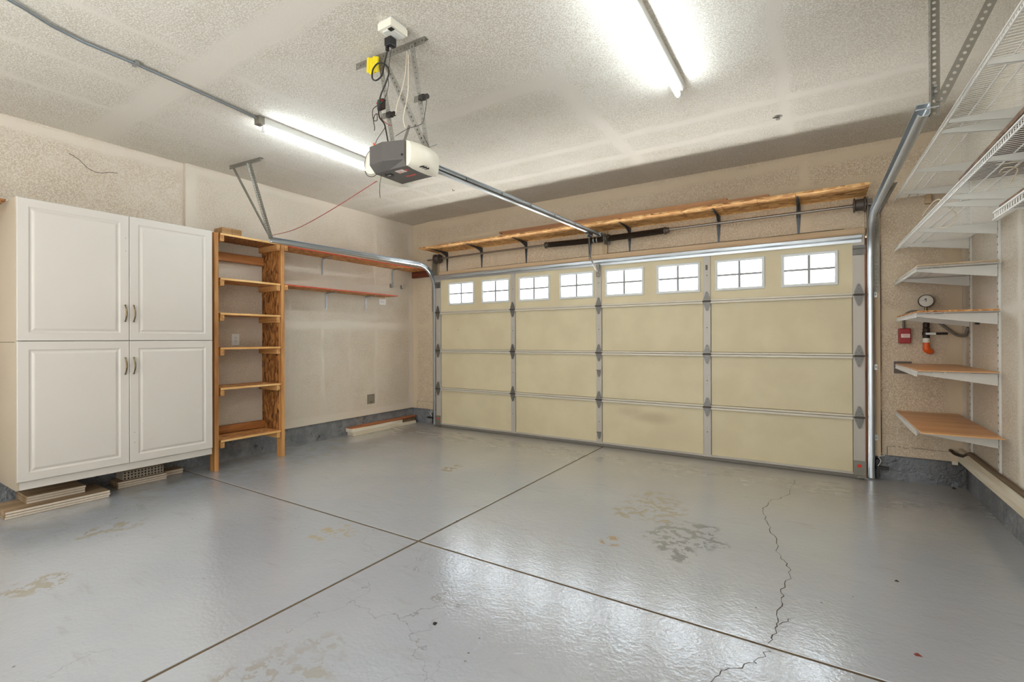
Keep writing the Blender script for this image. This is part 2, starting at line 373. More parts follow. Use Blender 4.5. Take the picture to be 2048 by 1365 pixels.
crack([(1.927, -.33), (1.909, -.81), (1.802, -1.012), (1.758, -1.29), (1.811, -1.58), (1.869, -1.8), (1.90, -2.04), (1.948, -2.12), (1.966, -2.27), (1.941, -2.5), (1.939, -2.66), (1.95, -2.81), (1.917, -2.96)], .0038, .0006)
crack([(1.93, -3.0), (1.88, -3.12), (1.80, -3.22), (1.76, -3.32)], .003, .0006)
crack([(1.98, -2.72), (1.945, -2.80)], .0025, .0007)

def walls():
    m = MB().box(-3.3, XL2, YB, -2.95, .215, 3.1).box(-3.3, XL, -2.95, .25, .215, 3.1)
    struct(m.build('wall_left', M['wall_left']), 'cream textured drywall on the left with taped joints behind the cabinet', 'wall')
    m = MB().box(-3.3, -2.46, YF, .28, .21, 3.1).box(2.46, 3.4, YF, .28, .21, 3.1).box(-2.46, 2.46, YF, .28, 2.12, 3.1)
    struct(m.build('wall_front', M['wall_front']), 'tan textured drywall around and above the garage door', 'wall')
    struct(MB().box(XR, 3.4, YB, .28, .215, 3.1).build('wall_right', M['wall_right']), 'pale textured drywall on the right carrying the white shelf standards', 'wall')
    struct(MB().box(-3.3, 3.4, YB-.15, YB, -.1, 3.1).build('wall_back', M['wall_right']), 'plain drywall closing the garage behind the viewpoint', 'wall')
walls()
m = MB(); xs = [-3.3, XL, -2.5, 3.4]; rows = [(YB-.1, (0, 0, 0, 0)), (-.6, (0, 0, 0, 0)), (.30, (0, .005, .03, .03))]
grid = [[m.bm.verts.new((x, y, H+dz[i]-(.0 if True else 0))) for i, x in enumerate(xs)] for y, dz in rows]
top = [[m.bm.verts.new((x, y, 3.15)) for x in xs] for y, dz in rows]
for a in range(len(rows)-1):
    for b in range(3):
        m.bm.faces.new((grid[a][b], grid[a][b+1], grid[a+1][b+1], grid[a+1][b])); m.bm.faces.new((top[a][b], top[a+1][b], top[a+1][b+1], top[a][b+1]))
for a in range(len(rows)-1):
    m.bm.faces.new((grid[a][0], grid[a+1][0], top[a+1][0], top[a][0])); m.bm.faces.new((grid[a][3], top[a][3], top[a+1][3], grid[a+1][3]))
for b in range(3):
    m.bm.faces.new((grid[0][b], top[0][b], top[0][b+1], grid[0][b+1])); m.bm.faces.new((grid[-1][b], grid[-1][b+1], top[-1][b+1], top[-1][b]))
struct(m.build('ceiling', M['ceiling']), 'off-white textured ceiling with smooth taped joints', 'ceiling')
def curb(name, x0, x1, y0, y1, z, label):
    m = MB().box(x0, x1, y0, y1, -.01, z)
    o = m.build(name, M['curb'], bevel=.008); struct(o, label, 'curb'); return o
curb('baseboard_left', -3.3, -2.995, YB, .115, .212, 'grey painted concrete curb under the left drywall')
curb('baseboard_front', -3.3, -2.535, .115, .28, .205, 'short grey concrete curb left of the garage door')
curb('baseboard_front.002', 2.461, 2.54, .17, .28, .205, 'recessed wall foot added to block a light gap right of the door track')  # added piece, plugs a light leak beside the door
curb('baseboard_front.001', 2.53, 3.4, .115, .28, .205, 'stained rough grey concrete curb right of the garage door')
curb('baseboard_front.003', -2.545, -2.461, .17, .28, .205, 'recessed wall foot added to block a light gap left of the door track')  # same added light plug on the left side
curb('baseboard_right', 3.108, 3.4, YB, .115, .212, 'grey concrete curb under the white board on the right')
def trim(name, m, mat, label): return struct(m.build(name, mat, bevel=.003), label, 'trim')
trim('trim_1', MB().box(-2.45, -.12, .070, YF, 2.10, 2.185).box(-.12, 2.455, .070, YF, 2.10, 2.195), M['trim_tan'], 'tan painted header board above the garage door')
trim('trim_8', MB().box(-2.44, 2.44, .054, .0695, 2.105, 2.135), M['trim_tan'], 'tan stop strip added to block light over the top of the garage door')  # added to stop outside light leaking over the door
trim('trim_2', MB().box(-.12, .075, .072, YF, 2.197, 2.46), M['trim_tan_v'], 'tan pad board behind the middle of the torsion spring')
trim('trim_3', MB().box(2.462, 2.555, .062, YF, .20, 2.46), M['trim_tan_v'], 'tan painted jamb board beside the right door track')
trim('trim_4', MB().box(-2.565, -2.462, .062, YF, .20, 2.44), M['trim_tan_v'], 'tan painted jamb board beside the left door track')
trim('trim_5', MB().box(3.055, XR, YB, .085, .215, .325), M['white_board'], 'cream painted board along the foot of the right wall')
trim('trim_6', MB().box(2.442, 2.4605, .055, .28, 0.0, 2.10), wood('reddish_stop', (168, 104, 62), (120, 68, 40), 2), 'reddish bare wood stop at the right edge of the garage door')
trim('trim_7', MB().box(-2.4605, -2.442, .055, .28, 0.0, 2.10), M['trim_tan_v'], 'narrow painted stop strip at the left edge of the garage door')
d = MB().box(-9, 9, .30, 12, -.2, -.02).build('driveway', M['drive']); struct(d, 'bright concrete driveway outside the garage door', 'driveway')

# ------------------------------------------------------------------ garage door (door_1)
S = .533; COLS = [-2.400, -1.158, 0, 1.158, 2.400]; WD = [.085, .062, .062, .068, .085]
root = MB().box(-2.44, 2.44, .047, .052, .03, 1.66).box(-2.44, 2.44, .047, .052, 2.03, 2.13).build('door_1', M['foam'])
struct(root, 'beige insulated sectional garage door with a row of eight small windows', 'garage door'); ORG[root.name] = Vector()
WX = [-1.995, -1.430, -.853, -.281, .295, .873, 1.455, 2.033]; WZ0, WZ1, WH = 1.697, 2.005, .2215
for r in range(4):
    z0 = .034+(r*S if r else 0)+(.018 if r else .012); z1 = (r+1)*S+(.0 if r < 3 else 0)-.018 if r < 3 else 2.125
    z0 = r*S+.020 if r else .045
    for c in range(4):
        x0 = COLS[c]+WD[c]/2; x1 = COLS[c+1]-WD[c+1]/2
        if r < 3:
            MB().box(x0+.002, x1-.002, .010, .047, z0, z1).build('panel', M['foam'], root, bevel=.008, seg=3)
        else:
            a, b = WX[2*c], WX[2*c+1]; h = WH-.012; mm = MB(); zz0, zz1 = WZ0+.012, WZ1-.012
            xsx = [x0-.012, a-h, a+h, b-h, b+h, x1+.012]; zs = [z0, zz0, zz1, z1]
            V = [[[mm.bm.verts.new((xx, yy, zz)) for zz in zs] for xx in xsx] for yy in (.010, .028)]
            for i in range(5):
                for k in range(3):
                    if k == 1 and i in (1, 3): continue
                    for s_ in (0, 1): q = (V[s_][i][k], V[s_][i+1][k], V[s_][i+1][k+1], V[s_][i][k+1]); mm.bm.faces.new(q if s_ == 0 else q[::-1])
            def side(i0, k0, i1, k1): mm.bm.faces.new((V[0][i0][k0], V[0][i1][k1], V[1][i1][k1], V[1][i0][k0]))
            for i in range(5): side(i, 0, i+1, 0); side(i, 3, i+1, 3)
            for k in range(3): side(0, k, 0, k+1); side(5, k, 5, k+1)
            for i in (1, 3): side(i, 1, i+1, 1); side(i, 2, i+1, 2); side(i, 1, i, 2); side(i+1, 1, i+1, 2)
            mm.build('panel', M['foam'], root)
for c, (x, wd) in enumerate(zip(COLS, WD)):
    for r in range(4):
        z0 = .03 if r == 0 else r*S+.001; z1 = 2.125 if r == 3 else (r+1)*S-.001
        st = MB().box(x-wd/2, x+wd/2, -.002, .046, z0, z1).build('stile', M['stile'], root, bevel=.002)
        mid = (z0+z1)/2 if r < 3 else 1.86
        mm = MB()
        for dz, rr in ((0, .0055), (.03, .002), (-.03, .002), (.05, .002), (-.05, .002)):
            if 0 < c < 4: mm.cyl((x, -.003, mid+dz), (x, -.0015, mid+dz), rr, 8)
        if 0 < c < 4: mm.build('bolt_hole', M['black'], st)
        else: mm.bm.free()
for r in (1, 2, 3):
    for c in range(4):
        x0 = COLS[c]+WD[c]/2; x1 = COLS[c+1]-WD[c+1]/2
        rl = MB().box(x0, x1, -.006, .03, r*S+.001, r*S+.019).build('rail', M['rail'], root, bevel=.003)
        MB().box(x0, x1, -.014, .03, r*S-.024, r*S-.002).build('rail_lip', M['rail'], rl, bevel=.004)
MB().box(-2.43, 2.44, -.004, .05, .032, .052).build('bottom_rail', M['stile'], root, bevel=.003)
MB().box(-2.43, 2.44, -.002, .055, .0, .032).build('bottom_seal', M['rubber'], root, bevel=.008)
# windows
for i, cx in enumerate(WX):
    mm = MB(); cz = (WZ0+WZ1)/2; hz = (WZ1-WZ0)/2
    fr = lambda ix, y: [(cx-WH+ix, y, WZ0+ix), (cx+WH-ix, y, WZ0+ix), (cx+WH-ix, y, WZ1-ix), (cx-WH+ix, y, WZ1-ix)]
    F = [fr(0, .0095), fr(0, .002), fr(.004, -.002), fr(.012, -.002), fr(.014, .002), fr(.024, .002), (fr(.028, .006)), fr(.028, .022), fr(.010, .022)]
    rs = [[mm.bm.verts.new(p) for p in f] for f in F]; rs.append(rs[0])
    for r0, r1 in zip(rs, rs[1:]):
        for k in range(4): mm.bm.faces.new((r0[k], r0[(k+1) % 4], r1[(k+1) % 4], r1[k]))
    wf = mm.build('window_frame', M['win_frame'], root)
    MB().box(cx-.0115, cx+.0115, .004, .018, WZ0+.026, WZ1-.026).box(cx-WH+.026, cx-.0115, .0045, .0175, cz-.0105, cz+.0105).box(cx+.0115, cx+WH-.026, .0045, .0175, cz-.0105, cz+.0105).build('muntin', M['muntin'], wf, bevel=.003)
    for sx in (-1, 1):
        for sz in (-1, 1):
            xa, xb = sorted((cx+sx*.006, cx+sx*(WH-.024))); za, zb = sorted((cz+sz*.006, cz+sz*(hz-.024)))
            MB().box(xa, xb, .0185, .0205, za, zb).build('pane', M['glass'], wf)
# hinges
def hinge_mesh():
    m = MB()
    for s_ in (1, -1):
        m.prism([(-.030, -.006, s_*.008), (.030, -.006, s_*.008), (.033, -.006, s_*.022), (.010, -.006, s_*.090), (.005, -.006, s_*.096), (-.005, -.006, s_*.096), (-.010, -.006, s_*.090), (-.033, -.006, s_*.022)], (0, .003, 0))
        for x, z in ((0, .080), (-.016, .030), (.016, .030), (0, .050)): m.lathe((x, -.006, s_*z), (0, -1, 0), [(0, .005), (.003, .0045), (.004, .0)], 8)
    return m
h0 = hinge_mesh().build('hinge', M['hinge'], root); k0 = MB().cyl((-.040, -.012, 0), (.040, -.012, 0), .007, 10).box(-.034, .034, -.012, -.004, -.009, .009).build('knuckle', M['drum'], h0, True)
first = True
for x in COLS:
    for r in (1, 2, 3):
        if first: h = h0; h.location = (x, -.008, r*S); first = False
        else: h = share(h0, root, (x, -.008, r*S)); share(k0, h, (0, 0, 0))
        if abs(x) > 2:
            sg = 1 if x > 0 else -1
            MB().cyl((x+sg*.03, .030, r*S), (x+sg*.085, .045, r*S), .005, 8).cyl((x+sg*.085, .045, r*S), (x+sg*.098, .045, r*S), .019, 16).build('roller', M['steel_dull'], root, True)
for s_ in (-1, 1):
    x = s_*2.402
    cb = MB().box(x-.045, x+.045, -.010, -.003, 1.945, 2.03).box(x-.045, x+.045, -.03, -.003, 1.998, 2.006).prism([(x-.018, -.024, 1.95), (x+.018, -.024, 1.95), (x+.010, -.024, 1.995), (x-.010, -.024, 1.995)], (0, .016, 0)).build('top_bracket', M['hinge'], root, bevel=.001)
    bb = MB().box(x-.045, x+.045, -.012, -.003, .03, .155).box(x-.02, x+.045, -.03, -.003, .012, .030).build('bottom_bracket', M['steel_dull'], root, bevel=.001)
    MB().box(x-.018, x+.012, -.0135, -.012, .10, .125).build('sticker', plain('red_sticker_%d' % s_, (220, 52, 34), .5), bb)
# strut with its hat profile
prof = [(.0, 2.118), (-.046, 2.118), (-.052, 2.112), (-.052, 2.088), (-.048, 2.084), (-.006, 2.080), (-.004, 2.056), (-.001, 2.056), (-.001, 2.083), (-.046, 2.087), (-.047, 2.111), (-.044, 2.115), (0, 2.115)]
MB().prism([(-2.44, y, z) for y, z in prof], (4.86, 0, 0)).build('strut', M['track'], root)
for z in (.84, .135):
    MB().prism([(-.020, -.004, z+.03), (.020, -.004, z+.03), (.022, -.004, z+.0), (.012, -.004, z-.042), (0, -.004, z-.052), (-.012, -.004, z-.042), (-.022, -.004, z)], (0, -.004, 0)).box(-.024, .024, -.034, -.004, z+.026, z+.031).build('lift_handle', M['hinge'], root)
MB().box(1.146, 1.166, -.007, -.002, 1.915, 1.965).build('label_plate', M['dark_plate'], root)
MB().box(-.020, .020, -.040, -.003, 1.93, 2.07).box(-.010, .034, -.055, -.038, 1.965, 1.985).build('arm_bracket', M['steel_dull'], root, bevel=.002)

# ------------------------------------------------------------------ tracks
def sweep_track(name, x, sg, label):
    # C channel, open towards the door; sg=+1 for the right track
    t = thing(name, (x, .045, 0), label, 'track')
    def path(z0):
        P = [((x, .045, z0), (0, 1, 0)), ((x, .045, 1.92), (0, 1, 0))]
        for k in range(1, 9):
            a = math.radians(90*k/8); P.append(((x, .045-.34+.34*math.cos(a), 1.92+.34*math.sin(a)), (0, math.cos(a), math.sin(a))))
        P.append(((x, -2.385, 2.225), (0, 0, 1))); return P
    pr = [(.0, -.026), (.0, .020), (-.006, .027), (-.014, .030), (-.030, .030), (-.040, .026), (-.044, .018), (-.042, .016), (-.038, .023), (-.030, .027), (-.014, .027), (-.007, .024), (-.003, .018), (-.003, -.020), (-.006, -.024), (-.046, -.024), (-.046, -.027), (-.004, -.028)]
    def mk(P):
        m = MB(); rings = []
        for c, n_ in P:
            c, n_ = Vector(c), Vector(n_); rings.append([m.bm.verts.new(c+Vector((sg*(a+.022), 0, 0))-n_*b) for a, b in pr])
        return m.skin(rings)
    P = path(.012)
    mk(P[:2]).build('vertical_track', M['track'], t, True)
    mk([((x, .045, 1.922), (0, 1, 0))]+P[2:]).build('horizontal_track', M['track'], t, True)
    # perforated back angle of the horizontal track and jamb brackets
    MB().perf((x+sg*.024, .050, 1.62), (0, 0, 1), (sg, 0, 0), .72, .034, .002, .03, .006).build('flag_angle', M['steel_dull'], t)
    MB().angle((x+sg*.0255, -.10, 2.262), (x+sg*.0255, -1.10, 2.25), (0, 0, -1), (sg, 0, 0), .030, .002, .03, .006).build('back_angle', M['steel_dull'], t)
    for z in (.36, .97, 1.60):
        MB().box(*sorted((x+sg*.002, x+sg*.045)), .056, .0618, z-.025, z+.025).box(*sorted((x+sg*.020, x+sg*.026)), .03, .060, z-.02, z+.02).lathe((x+sg*.032, .056, z), (0, -1, 0), [(0, .009), (.006, .009), (.007, .005), (.012, .004)], 8).build('jamb_bracket', M['steel'], t, bevel=.001)
    return t
sweep_track('door_track', -2.502, -1, 'galvanised door track curving back along the left wall')
sweep_track('door_track', 2.488, 1, 'galvanised door track curving back towards the wire shelves on the right')

# track hangers
t = thing('track_hanger', (-2.5, -2.39, 2.25), 'V-shaped perforated steel hanger holding the left track above the wooden shelf unit', 'hanger', 'perforated hangers')
MB().angle((-2.70, -2.685, 2.912), (-2.235, -2.645, 2.912), (0, 0, -1), (0, 1, 0), .036, .002, .019, .0055).build('ceiling_angle', M['steel_dull'], t)
MB().angle((-2.665, -2.675, 2.885), (-2.512, -2.392, 2.232), (1, 0, 0), (0, 1, 0), .024, .002, .022, .0045).build('strap', M['steel_dull'], t)
MB().angle((-2.39, -2.662, 2.885), (-2.482, -2.392, 2.232), (1, 0, 0), (0, -1, 0), .028, .002, .022, .005).build('strap', M['steel_dull'], t)
MB().cyl((-2.54, -2.385, 2.25), (-2.47, -2.385, 2.25), .004, 8).build('bolt', M['steel'], t)
t = thing('track_hanger', (2.52, -2.34, 2.25), 'V-shaped perforated steel hanger holding the right track beside the wire shelves', 'hanger', 'perforated hangers')
MB().angle((2.5125, -2.335, 2.205), (2.5125, -2.335, 2.913), (1, 0, 0), (0, -1, 0), .038, .002, .0276, .0072).build('strap', M['steel_dull'], t)
MB().perf((2.530, -2.342, 2.27), Vector((.28, 0, .643)), (.917, 0, -.399), .69, .038, .002, .0276, .0072).build('strap', M['steel_dull'], t)
MB().cyl((2.530, -2.37, 2.300), (2.530, -2.30, 2.300), .006, 8).cyl((2.530, -2.365, 2.328), (2.530, -2.31, 2.328), .006, 8).build('bolt', M['steel'], t)
MB().cyl((2.46, -2.375, 2.232), (2.54, -2.375, 2.232), .0045, 8).build('bolt', M['steel'], t)

# ------------------------------------------------------------------ torsion shaft
ZS, YS = 2.362, .005
sh = thing('torsion_shaft', (0, YS, ZS), 'long steel torsion shaft with dark coil springs above the garage door', 'torsion shaft')
MB().cyl((-2.60, YS, ZS-.004), (2.60, YS, ZS+.018), .0127, 16).build('shaft', M['shaft'], sh, True)
for s_ in (-1, 1):
    zc = ZS+.007+s_*.011
    MB().lathe((s_*2.36, YS, zc), (s_, 0, 0), [(0, .022), (.006, .022), (.006, .060), (.014, .063), (.02, .050), (.075, .050), (.082, .066), (.092, .066), (.092, .03), (.10, .03)], 28).build('cable_drum', M['drum'], sh, True)
    MB().box(*sorted((s_*2.462, s_*2.467)), -.03, .062, zc-.25, zc+.06).box(*sorted((s_*2.467, s_*2.505)), .056, .0615, zc-.25, zc+.06).build('end_bearing_plate', M['steel_dull'], sh, bevel=.001)
    MB().tube([(s_*2.445, YS, zc+.05), (s_*2.449, -.005, 1.2), (s_*2.449, -.012, .06)], .0016, 6).build('lift_cable', M['drum'], sh)
def spring(x0, x1, sag):
    m = MB(); n = 68; pts = []; L = x1-x0; step = 7
    for i in range(n*step+1):
        u = i/(n*step); a = 2*math.pi*i/step; xx = x0+L*u; zz = ZS+.0035-sag*math.sin(math.pi*min(1, max(0, (xx+.66)/1.41)))
        pts.append((xx, YS+.029*math.cos(a), zz+.029*math.sin(a)))
    return m.tube(pts, .0062, 5)
spring(-.645, .075, .012).build('spring', M['spring'], sh, True); spring(.105, .735, .012).build('spring', M['spring'], sh, True)
for x, dx in ((-.69, .05), (.735, .05), (.055, .02), (.112, .02)): MB().lathe((x, YS, ZS+.003), (1, 0, 0), [(0, .02), (.0, .038), (dx*.35, .040), (dx*.4, .032), (dx, .030), (dx, .015)], 20).build('spring_cone', M['drum'], sh, True)
MB().box(.078, .084, -.05, .070, ZS-.07, ZS+.05).box(.084, .112, .062, .0712, ZS-.07, ZS+.05).lathe((.07, YS, ZS), (1, 0, 0), [(0, .024), (.024, .024)], 16).build('center_bracket', M['steel_dull'], sh, bevel=.001)
for x in (-.06, -.02): MB().lathe((x, YS, ZS-.008), (1, 0, 0), [(0, .038), (.010, .038)], 20).build('paint_ring', M['steel'], sh, True)

# ------------------------------------------------------------------ header shelf with its brackets and boards
zs = 2.466
hs = thing('header_shelf', (0, .1, zs), 'long pine and strand-board shelf above the garage door', 'shelf')
def hplank(name, x0, x1, y0, y1, mat, t0=0, th=.017): MB().prism([(x0, y0, zs+t0+.007*x0/2.5), (x1, y0, zs+t0+.007*x1/2.5), (x1, y0, zs+t0+th+.007*x1/2.5), (x0, y0, zs+t0+th+.007*x0/2.5)], (0, y1-y0, 0)).build(name, mat, hs, bevel=.0015)
seams = [-2.49, -1.30, -.25, .20, .62, .98, 1.34, 1.64, 1.94, 2.462]
for a, b in zip(seams, seams[1:]):
    hplank('shelf_board', a+.0012, b-.0012, -.305, .088, M['osb_light'])
hplank('back_strip', -2.5, 2.46, .0885, .0995, M['osb_edge'], -.004, .02)
def bkt_mesh(mat):
    m = MB()
    m.prism([(-.016, .0, -.005), (.016, .0, -.005), (.018, .0, -.10), (.006, .0, -.285), (-.006, .0, -.285), (-.018, .0, -.10)], (0, -.006, 0))
    m.prism([(-.017, 0, -.001), (.017, 0, -.001), (.015, -.15, -.001), (.009, -.345, -.001), (-.009, -.345, -.001), (-.015, -.15, -.001)], (0, 0, -.004))
    m.prism([(-.003, -.006, -.26), (-.003, -.006, -.006), (-.003, -.33, -.006), (-.003, -.15, -.020), (-.003, -.03, -.055), (-.003, -.018, -.10)], (.006, 0, 0))
    m.prism([(-.012, -.006, -.09), (-.012, -.006, -.006), (-.012, -.10, -.006), (-.012, -.05, -.028)], (.024, 0, 0))
    return m
bk = None
for i, x in enumerate((-2.314, -1.712, -1.015, -.131, .330, 1.255, 1.951)):
    lab = ['dark grey shelf bracket nearest the left end of the header shelf', 'dark grey shelf bracket second from the left under the header shelf', 'dark grey shelf bracket just left of the dark torsion spring', 'dark grey shelf bracket behind the end of the opener rail', 'dark grey shelf bracket behind the right half of the torsion spring', 'dark grey shelf bracket second from the right end of the header shelf', 'dark grey shelf bracket nearest the right end of the header shelf'][i]
    yy = .068 if x in (-.131,) else .0985
    if bk is None: bk = bkt_mesh(0).build('shelf_bracket', M['bracket_grey'], bevel=.0015); o = bk
    else: o = bk.copy(); C.objects.link(o)
    o.location = (x, yy, zs-.002+.007*x/2.5-(.004 if yy > .09 else 0)); tag(o, lab, 'bracket', 'brackets under the header shelf')
def board(name, x0, x1, y0, y1, z0, z1, mat, label, cat='board', group=None, parent=None, bev=.002):
    o = MB().box(x0, x1, y0, y1, z0, z1).build(name, mat, parent, bevel=bev)
    return tag(o, label, cat, group) if parent is None else o
zt = zs+.023
board('trim_board', -1.20, 1.38, -.235, -.165, zt+.002, zt+.018, M['mahog'], 'reddish trim board lying lowest on the header shelf', group='trim boards on the header shelf')
board('trim_board', -1.17, 1.73, -.225, -.15, zt+.019, zt+.042, M['mahog'], 'longer brown trim board in the stack on the header shelf', group='trim boards on the header shelf')
board('trim_board', -1.22, 1.38, -.22, -.145, zt+.043, zt+.064, M['mahog'], 'topmost reddish trim board on the header shelf', group='trim boards on the header shelf')

# ------------------------------------------------------------------ fluorescent strips
def strip(x, y0, y1, label, tubes=True):
    t = thing('strip_light', (x, y0, H), label, 'light', 'bare tube strip lights')
    MB().prism([(x-.035, y0, H-.001), (x+.035, y0, H-.001), (x+.035, y0, H-.045), (x+.026, y0, H-.058), (x-.026, y0, H-.058), (x-.035, y0, H-.045)], (0, y1-y0, 0)).build('housing', M['off_white'], t, bevel=.002)
    for yy in (y0+.012, y1-.012):
        MB().prism([(x-.012, yy-.008, H-.055), (x+.012, yy-.008, H-.055), (x+.012, yy-.008, H-.098), (x+.006, yy-.008, H-.106), (x-.006, yy-.008, H-.106), (x-.012, yy-.008, H-.098)], (0, .016, 0)).build('lamp_holder', M['off_white'], t, bevel=.002)
    MB().cyl((x, y0+.021, H-.088), (x, y1-.021, H-.088), .0155, 20).build('fluorescent_tube', M['tube'], t, True)
    return t
L1X, L2X = -1.475, 1.325
strip(L1X, -3.07, -1.85, 'lit fluorescent strip on the ceiling left of the door opener')
strip(L2X, -3.12, -1.87, 'lit fluorescent strip on the ceiling right of the door opener')
strip(L1X, -6.0, -4.78, 'added fluorescent strip behind the viewpoint, unseen fill for the room, left side')  # this strip and the next are unseen, added to brighten the room
strip(L2X, -6.0, -4.78, 'added fluorescent strip behind the viewpoint, unseen fill for the room, right side')
t = thing('conduit', (L1X, -3.08, H), 'thin steel conduit running along the ceiling to the left strip light', 'conduit')
zc = H-.016
MB().tube([(-1.16, -4.78, zc), (-1.22, -4.55, zc), (-1.275, -4.41, zc), (-1.335, -4.30, zc), (-1.375, -4.15, zc), (-1.385, -3.9, zc), (-1.425, -3.5, zc), (-1.468, -3.10, zc)], .0095, 10).build('pipe', M['conduit'], t, True)
MB().box(-1.413, -1.357, -3.915, -3.893, zc-.013, H-.001).build('strap', M['steel'], t, bevel=.003)
MB().box(-1.50, -1.435, -3.115, -3.071, H-.06, H-.001).cyl((-1.468, -3.13, zc), (-1.468, -3.11, zc), .015, 12).build('connector_box', M['steel_dull'], t, bevel=.002)

# ================================================================== LEFT SIDE
# white cabinet with four doors
CX0, CX1, CY0, CY1, CZ0, CZ1 = -2.965, -2.468, -4.200, -2.960, .208, 2.200
cb = thing('storage_cabinet', (-2.72, -3.58, CZ0), 'tall white storage cabinet with four raised-panel doors', 'cabinet')
MB().box(CX0, CX1, CY0, CY0+.016, CZ0, CZ1).build('side_panel', M['cab_side'], cb, bevel=.001)
MB().box(CX0, CX1, CY1-.016, CY1, CZ0, CZ1).build('side_panel', M['white'], cb, bevel=.001)
MB().box(CX0, CX1-.001, CY0+.0165, CY1-.0165, CZ1-.017, CZ1-.001).build('top_panel', M['white'], cb)
MB().box(CX0, CX1-.001, CY0+.0165, CY1-.0165, CZ0+.055, CZ0+.070).build('bottom_panel', M['white'], cb)
MB().box(CX0, CX0+.008, CY0+.0165, CY1-.0165, CZ0+.071, CZ1-.018).build('back_panel', M['cab_side'], cb)
MB().box(CX1-.018, CX1+.001, CY0+.0165, CY1-.0165, CZ0, CZ0+.0545).build('toe_rail', M['white'], cb, bevel=.001)
MB().box(CX0+.01, CX1-.02, CY0-.0008, CY0-.0001, 1.213, 1.216).build('side_seam', M['gap'], cb)
YM = -3.572; ZM = 1.222
def door(y0, y1, z0, z1, hy, hz):
    m = MB(); xf = CX1+.0195
    def fr(i, dx): return [(xf+dx, y0+i, z0+i), (xf+dx, y1-i, z0+i), (xf+dx, y1-i, z1-i), (xf+dx, y0+i, z1-i)]
    m.loft_rect([fr(0, -.018), fr(0, -.003), fr(.003, 0), fr(.056, 0), fr(.060, -.003), fr(.066, -.007), fr(.072, -.007), fr(.082, -.002), fr(.088, -.0005)])
    d = m.build('door', M['white'], cb)
    for f in d.data.polygons: f.use_smooth = False
    P = []; n = 12
    for k in range(n+1):
        u = k/n; P.append((xf+.004+.026*math.sin(math.pi*u), hy, hz-.062+.124*u))
    MB().tube(P, [.0035+.0028*math.sin(math.pi*k/n) for k in range(n+1)], 10).lathe((xf+.0003, hy, hz-.062), (1, 0, 0), [(0, .0062), (.004, .0062), (.007, .003)], 12).lathe((xf+.0003, hy, hz+.062), (1, 0, 0), [(0, .0062), (.004, .0062), (.007, .003)], 12).build('handle', M['brass'], d, True)
    return d
a = door(CY0+.003, YM-.0016, ZM+.002, CZ1-.002, -3.600, 1.436); [MB().lathe((CX1+.0197, -3.596, z), (1, 0, 0), [(0, .0025), (.0006, .0025)], 8).build('screw_hole', M['gap'], a) for z in (1.92, 2.02)]
door(YM+.0016, CY1-.003, ZM+.002, CZ1-.002, -3.545, 1.436)
door(CY0+.003, YM-.0016, CZ0+.058, ZM-.002, -3.600, 1.026)
a = door(YM+.0016, CY1-.003, CZ0+.058, ZM-.002, -3.545, 1.026); [MB().lathe((CX1+.0197, -3.540, z), (1, 0, 0), [(0, .0025), (.0006, .0025)], 8).build('screw_hole', M['gap'], a) for z in (.42, .50)]

# plywood offcuts and bricks under the cabinet
def sheets(x0, x1, y0, y1, z, n, where, th=.018, skew=0, labels=None):
    for k in range(n):
        j = random.uniform(-.006, .006)
        o = MB().box(x0+j, x1+j, y0+j*.6, y1+j, 0, th-.0012).build('plywood_sheet', M['subfloor'])
        o.location = (0, 0, z+k*th+.0006); o.rotation_euler = (0, 0, 0)
        tag(o, ('lowest', 'middle', 'topmost', 'very top')[k if n > 2 else (0, 2)[k]]+' thin plywood sheet in the '+where, 'plywood', 'plywood sheets under the cabinet')
        ed = MB().box(x1+j, x1+j+.0012, y0+j*.6, y1+j, .002, th-.003).build('edge', M['pale_edge'], o)
sheets(-2.90, -2.585, -4.23, -3.66, 0, 3, 'large stack at the near foot of the cabinet')
sheets(-2.93, -2.672, -4.10, -3.775, .0555, 3, 'small stack lying on the large plywood stack')
sheets(-2.93, -2.762, -3.54, -3.19, 0, 3, 'stack under the perforated brick')
sheets(-2.97, -2.86, -3.19, -3.03, 0, 2, 'short stack beside the shelf unit leg', .022)
bm = MB()
L, W_, Hb = .29, .14, .070
nx, nz = 12, 3
# front face of the brick with real core holes
yb0, zb0, xb = -3.50, .056, -2.80
bm.box(xb-W_, xb-.012, yb0, yb0+L, zb0, zb0+Hb)
p = L/nx
for r in range(nz): bm.perf((xb, yb0, zb0+Hb/nz*r), (0, 1, 0), (0, 0, 1), L, Hb/nz, .012, p, .0078)
bk1 = bm.build('perforated_brick', M['brick'])
MB().box(xb-.0118, xb-.0005, yb0+.004, yb0+L-.004, zb0+.004, zb0+Hb-.004).build('hole_shade', M['gap'], bk1)  # dark plate behind the holes, painted in place of their shade
tag(bk1, 'pale brick pierced with rows of small holes under the cabinet', 'brick')
o = tag(MB().box(-2.95, -2.80, -3.49, -3.22, .1266, .2075).build('support_block', M['subfloor'], bevel=.003), 'wood block wedged between the pierced brick and the cabinet bottom', 'block')

